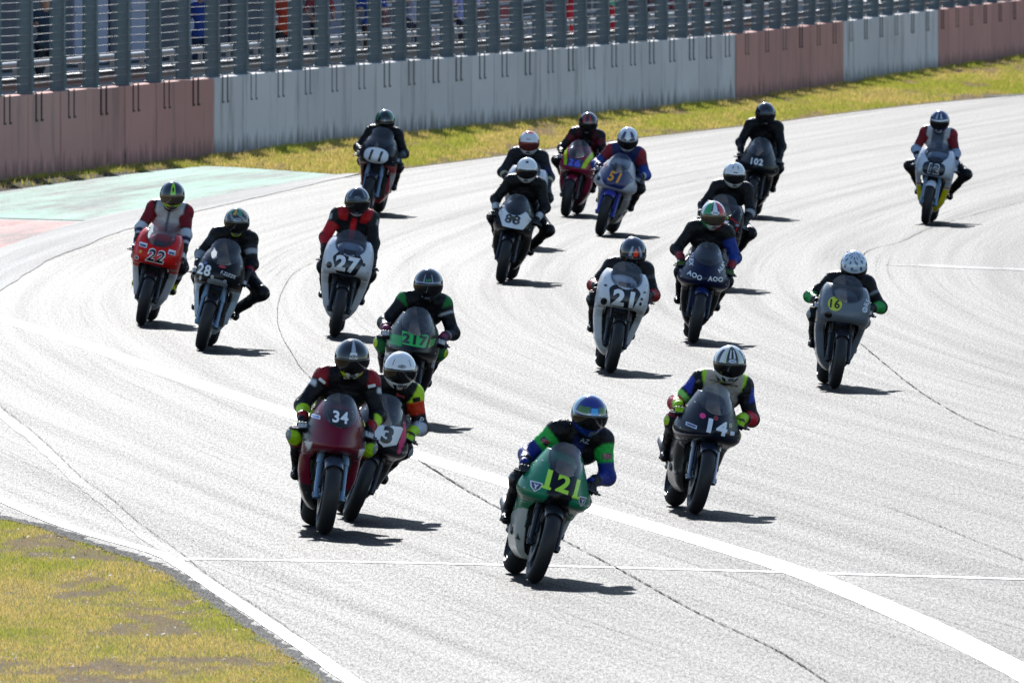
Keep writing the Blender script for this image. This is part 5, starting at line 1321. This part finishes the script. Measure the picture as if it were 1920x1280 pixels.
  paint=['#8e1c3e', (lambda x, y, z: (A(A(x) - .135 - (z - .75) * .35) < .028) & (z > .70) & (y < .35), '#c2ec22'), (lambda x, y, z: z < .36, '#5a1c30')], guard='#7a1c36', screen='screen_clear', fw=.062, rw=.09,
  decals=[('poly', 0, .76, [(-.115, .065), (.115, .06), (.105, -.065), (-.105, -.06)], '#232c50', {}), ('text', 0, .76, '26', .095, '#5a5ae0', dict(bold=.05, wide=1.3, lift=.006))],
  suit=suit('#17151a', ('uarm', .2, .5, '#5c1c2c'), ('torso', .09, .15, '#4a1826', 'front'), ('shoulder', .4, .8, '#2c2028')),
  helmet=['#241a20', (lambda a, e: (A(A(a) - 20) < 8) & (e > 18) & (e < 60), '#b02a2c'), (lambda a, e: (A(a) > 55) & (e > 5), '#3c4058')], glove=('#26262c', '#8c9098')),
 dict(no='51', type='modern', contact=(1123, 442), yaw=-6.5, lean=15.5, head=(1177, 261), pitch=26, hy=.50, scale=1.06, hang=.05,
  label='silver racing motorcycle with orange number 51 on a blue nose panel',
  rider='racer in white and navy patterned helmet and blue and red leathers on bike 51',
  paint=['#b6bac4', (lambda x, y, z: z < .50, '#8c8a88')], guard='#3a3e9c', fork='fork_violet', screen='screen_clear',
  decals=[('poly', 0, .755, [(-.225, .02), (-.14, .115), (.14, .115), (.225, .02), (.13, -.12), (-.09, -.115)], '#16225e', {}), ('text', 0, .765, '51', .125, '#eda21c', dict(bold=.03, shear=.12, lift=.006)), ('ell', -.2, .69, .025, .03, '#0a0a0d', dict(name='air_intake')), ('ell', -.17, .86, .026, .014, '#a03a4a', dict(name='small_sticker'))],
  suit=suit('#202a5c', ('shoulder', 0, 1, '#8c2430'), ('uarm', 0, .5, '#7a2230'), ('uarm', .6, 1, '#27408f'), ('farm', 0, .5, '#2c4aa0'), ('farm', .5, .7, '#c8ccd4'), ('thigh', 0, 1, '#18181d'), ('shin', 0, 1, '#18181d'), ('knee', 0, 1, '#18181d')),
  helmet=['#dfe4ec', (lambda a, e: (A(A(a) - 30) < 12) & (e > 18) & (e < 64), '#1f2c58'), (lambda a, e: (A(a) < 20) & (e > 17) & (e < 27), '#1f2c58'), (lambda a, e: (A(a) < 9) & (e > 20) & (e < 45), '#e8ecf2')], glove=('#18191e', '#7a7f88')),
 dict(no='102', type='modern', contact=(1404, 409), yaw=-4, lean=9, head=(1435, 214), pitch=11, hy=.56, scale=1.06,
  label='all black racing motorcycle with small white number 102 on its nose',
  rider='racer all in black with black helmet sitting upright on bike 102',
  paint=['#15181f'], guard='#15161b', screen='screen_clear', decals=[('text', -.005, .745, '102', .085, '#e6eaf0', dict(bold=.04))],
  suit=suit('#121317', ('shoulder', .4, .75, '#b0b8c4'), ('shoulder', .75, 1, '#121317')),
  helmet=['#161a24', (lambda a, e: (A(A(a) - 80) < 6) & (e > 0), '#2c3646')], hdecals=[('text', 0, 26, 'HJC', .012, '#8a98b0')], glove=('#14151a', '#55595f'), slidercol='#1c1c20'),
 dict(no='7', type='classic', contact=(1330, 543), yaw=-3, lean=9.5, head=(1377, 328), pitch=13, hy=.52, scale=1.0, knee=(.35, .2),
  label='black and white racing motorcycle with red ring, behind the tricolour helmet',
  rider='racer in plain white helmet and black leathers behind the tricolour helmet',
  paint=['#1a1d24', (lambda x, y, z: (z < .5), '#9a9ea6'), (lambda x, y, z: (x ** 2 / .215 ** 2 + (z - .775) ** 2 / .125 ** 2 < 1) & (y < .4), '#c01f2c'), (lambda x, y, z: (x ** 2 / .20 ** 2 + (z - .775) ** 2 / .113 ** 2 < 1) & (y < .4), '#14161b')], guard='#1a1c22', screen='screen_clear',
  decals=[('text', .05, .775, '7', .12, '#eceff3', dict(bold=.05, wide=1.2)), ('text', .02, .885, 'SGM', .05, '#a8e030', dict(bold=.03, rot=-8, name='sponsor_print')), ('ell', .2, .80, .02, .012, '#6a8ab0', dict(name='small_sticker'))],
  suit=suit('#131318', ('farm', 0, .3, '#a8acb2', 'L'), ('shoulder', .5, .62, '#9a9ea6')),
  helmet=['#e2e6ea', (lambda a, e: (A(A(a) - 18) < 2) & (e > 42) & (e < 58), '#40454e')], hdecals=[('ell', 0, 24, .03, .006, '#50555c')], glove=('#141519', '#8a8e96')),
 dict(no='12', type='classic', contact=(1734, 420), yaw=-5, lean=9.5, head=(1762, 228), pitch=16, hy=.50, scale=1.0, knee=(.75, .55),
  label='white and yellow racing motorcycle with outlined number 12 on a black oval',
  rider='racer in red and white leathers with both knees out on bike 12',
  paint=['#cbd4e2', (lambda x, y, z: z < .50, '#dccf1c'), (lambda x, y, z: A(z - .52) < .012, '#b8742c')], guard='#cdd6e4', screen='screen_smoke', fork='fork_blue',
  decals=[('ell', 0, .765, .155, .095, '#1b2234', dict(p=3.0)), ('text', 0, .765, '12', .12, '#1b2234', dict(bold=.02, shear=.1, outline='#e4eaf2', lift=.006)), ('ell', -.195, .715, .028, .028, '#f0f4fa', dict(name='duct_rim')), ('ell', 0, .885, .11, .045, '#12151d', dict(name='cockpit_edge'))],
  suit=suit('#15161b', ('shoulder', 0, 1, '#8e1a2a'), ('uarm', 0, .78, '#74141f'), ('uarm', .82, 1, '#8fa0b8'), ('farm', .05, .4, '#9fb0c8'), ('farm', .55, .65, '#1b2438'), ('torso', .08, .16, '#c4c8d0', 'front'), ('torso', 0, .08, '#5a6478', 'front')),
  helmet=['#22305c', (lambda a, e: (e > 15) & (e < 23), '#d4dce8'), (lambda a, e: (A(a) < 22) & (e > 28) & (e < 60), '#aebccf'), (lambda a, e: (A(a) < 8) & (e > 25), '#22305c'), (lambda a, e: (e < -30) & (A(a) < 20), '#c4ccd8'), (lambda a, e: (A(a) > 60) & (e < 5), '#c4ccd8')], glove=('#8c98b0', '#d0d6e0')),
 dict(no='11', type='vintage', contact=(686, 404), yaw=-6, lean=10, head=(722, 227), pitch=24, hy=.52, scale=1.04, wb=1.36,
  label='black nosed racing motorcycle with red flanks and black 11 on white oval',
  rider='racer in black leathers and dark green helmet farthest left on bike 11',
  paint=['#171c28', (lambda x, y, z: (z < .70) & (x < 0), '#7a2c28'), (lambda x, y, z: (z < .70) & (x > 0), '#c6404e'), (lambda x, y, z: (z < .60) & (x > .19), '#c8c2c2')], guard='#1c2638', screen='screen_smoke', fork='fork_blue', fw=.062,
  decals=[('ell', 0, .815, .165, .105, '#e6ebf2', dict(p=2.3)), ('text', .0, .815, '11', .135, '#161a22', dict(bold=.015, shear=.12, wide=1.3, lift=.006))],
  suit=suit('#121317', ('shoulder', .35, .65, '#c8ccd2'), ('shoulder', .65, 1, '#121317'), ('farm', .3, .55, '#50545c')),
  helmet=['#15201f', (lambda a, e: (A(A(a) - 60) < 18) & (e > 20), '#2f7a5c'), (lambda a, e: (A(a) < 4) & (e > 22) & (e < 32), '#9aa8b0')], glove=('#3a3c40', '#b0b4ba')),
]
keys = set()
for c in BIKES:
    for d in c.get('decals', []):
        if d[0] == 'text':
            o_ = d[-1] if isinstance(d[-1], dict) else {}; k_ = (d[3], o_.get('bold', .03), o_.get('shear', 0.0)); keys.add(k_)
            if o_.get('outline'): keys.add((d[3], o_.get('bold', .03) + .045, o_.get('shear', 0.0)))
    for d in c.get('patch', []):
        if d[3] != 'bar': keys.add((d[3], .02, 0.0))
    for d in c.get('hdecals', []):
        if d[0] == 'text': keys.add((d[3], .02, 0.0))
prepare_text(sorted(keys))
for c in BIKES:
    if ONLY and c['no'] not in ONLY: continue
    b = make_bike(c); make_rider(c, b)

# ------------------------------------------------------------------ spectators on the terrace
def spectator(px, off, shirt, trousers, cap, label, arm=0, turn=0.0, h=1.76):
    k = h / 1.76; a_, b_ = px - 100, px + 900
    for _ in range(30):
        m_ = (a_ + b_) / 2
        if project(wall_pt(m_, off)[0] + Vector((0, 0, 1.8)))[0] < px: a_ = m_
        else: b_ = m_
    P, t, nrm = wall_pt(m_, off)
    hip = Vector((0, 0, .95)); ch = Vector((0, 0, 1.28)); sh = Vector((0, .01, 1.43)); hd = Vector((0, -.02, 1.64)); pr = []
    pr += [('b', hip - Vector((.07, 0, 0)), hip + Vector((.07, 0, 0)), .11, .11), ('b', hip, ch, .125, .13), ('b', ch - Vector((.07, 0, 0)), ch + Vector((.07, 0, 0)), .115, .115), ('b', sh - Vector((.13, 0, 0)), sh + Vector((.13, 0, 0)), .07, .07), ('n', sh, hd, .055, .06), ('h', hd + Vector((0, .01, .03)), hd + Vector((0, -.01, -.04)), .095, .075), ('h', hd + Vector((0, -.09, 0)), hd + Vector((0, -.10, -.025)), .014, .017)]
    for s in (-1, 1):
        el = Vector((s * .26, .02, 1.17)); wr = Vector((s * .2, -.12 - .1 * arm, 1.0 + .35 * arm))
        pr += [('b', Vector((s * .17, .01, 1.42)), el, .055, .045), ('n', el, wr, .042, .03), ('n', wr, wr + Vector((0, -.07, .01)), .03, .024)]
        pr += [('l', hip + Vector((s * .09, 0, -.03)), Vector((s * .10, -.01, .5)), .095, .065), ('l', Vector((s * .10, -.01, .5)), Vector((s * .10, .02, .08)), .062, .042), ('s', Vector((s * .10, .03, .05)), Vector((s * .11, -.12, .045)), .045, .04)]
    V, Q = grow([(p[0], np.array(p[1]), np.array(p[2]), p[3], p[4]) for p in pr], .022, .03)
    D = np.stack([capsule(V, np.array(p[1]), np.array(p[2]), p[3], p[4])[0] for p in pr]); reg = np.array([p[0] for p in pr])[D.argmin(0)]
    c = np.tile(np.array(lin(shirt)), (len(V), 1)); c[np.isin(reg, ['n', 'h'])] = (.42, .24, .17); c[reg == 'l'] = lin(trousers); c[reg == 's'] = lin('#1c1c1e')
    c[(reg == 'h') & ((V[:, 2] > 1.69) | (V[:, 1] > .03))] = lin(cap)
    root = empty('person', (P.x, P.y, .85)); root.scale = (k, k, k); root.rotation_euler = (0, 0, turn)
    tag(root, label, 'person', 'spectators behind the fence')
    link_mesh('body', np_mesh('body', V, Q), 'cloth', root, True, 0, c)
for a in [(85, 3.0, '#2a3a4a', '#20222a', '#2a2420', 'spectator in dark jacket at the fence behind the left red barrier'),
          (378, 2.6, '#2a4690', '#22304a', '#3a2a20', 'spectator in blue shirt behind the fence'),
          (535, 2.6, '#a8402c', '#2a2a30', '#e8e8ea', 'spectator in orange top and white cap behind the fence'),
          (600, 3.4, '#8e3a42', '#2a2a30', '#3a2a20', 'spectator in dull red top beside the orange one behind the fence'),
          (697, 2.6, '#34509a', '#40302a', '#2a2420', 'spectator in dark blue top farther along the fence'),
          (775, 3.2, '#9a9cb0', '#3a3c48', '#6a4a30', 'spectator in pale grey shirt behind the grey barrier'),
          (872, 2.8, '#b4b8ec', '#2c2e38', '#2a2420', 'spectator in pale lilac shirt behind the fence'),
          (1078, 3.0, '#c02a3c', '#c02a3c', '#2a2420', 'spectator dressed all in red behind the grey barrier'),
          (1157, 2.6, '#5fc0a0', '#b02030', '#2a2420', 'spectator in mint top and red trousers behind the fence')]:
    spectator(a[0], a[1], a[2], a[3], a[4], a[5], random.random() * .8, random.uniform(-.6, .6))
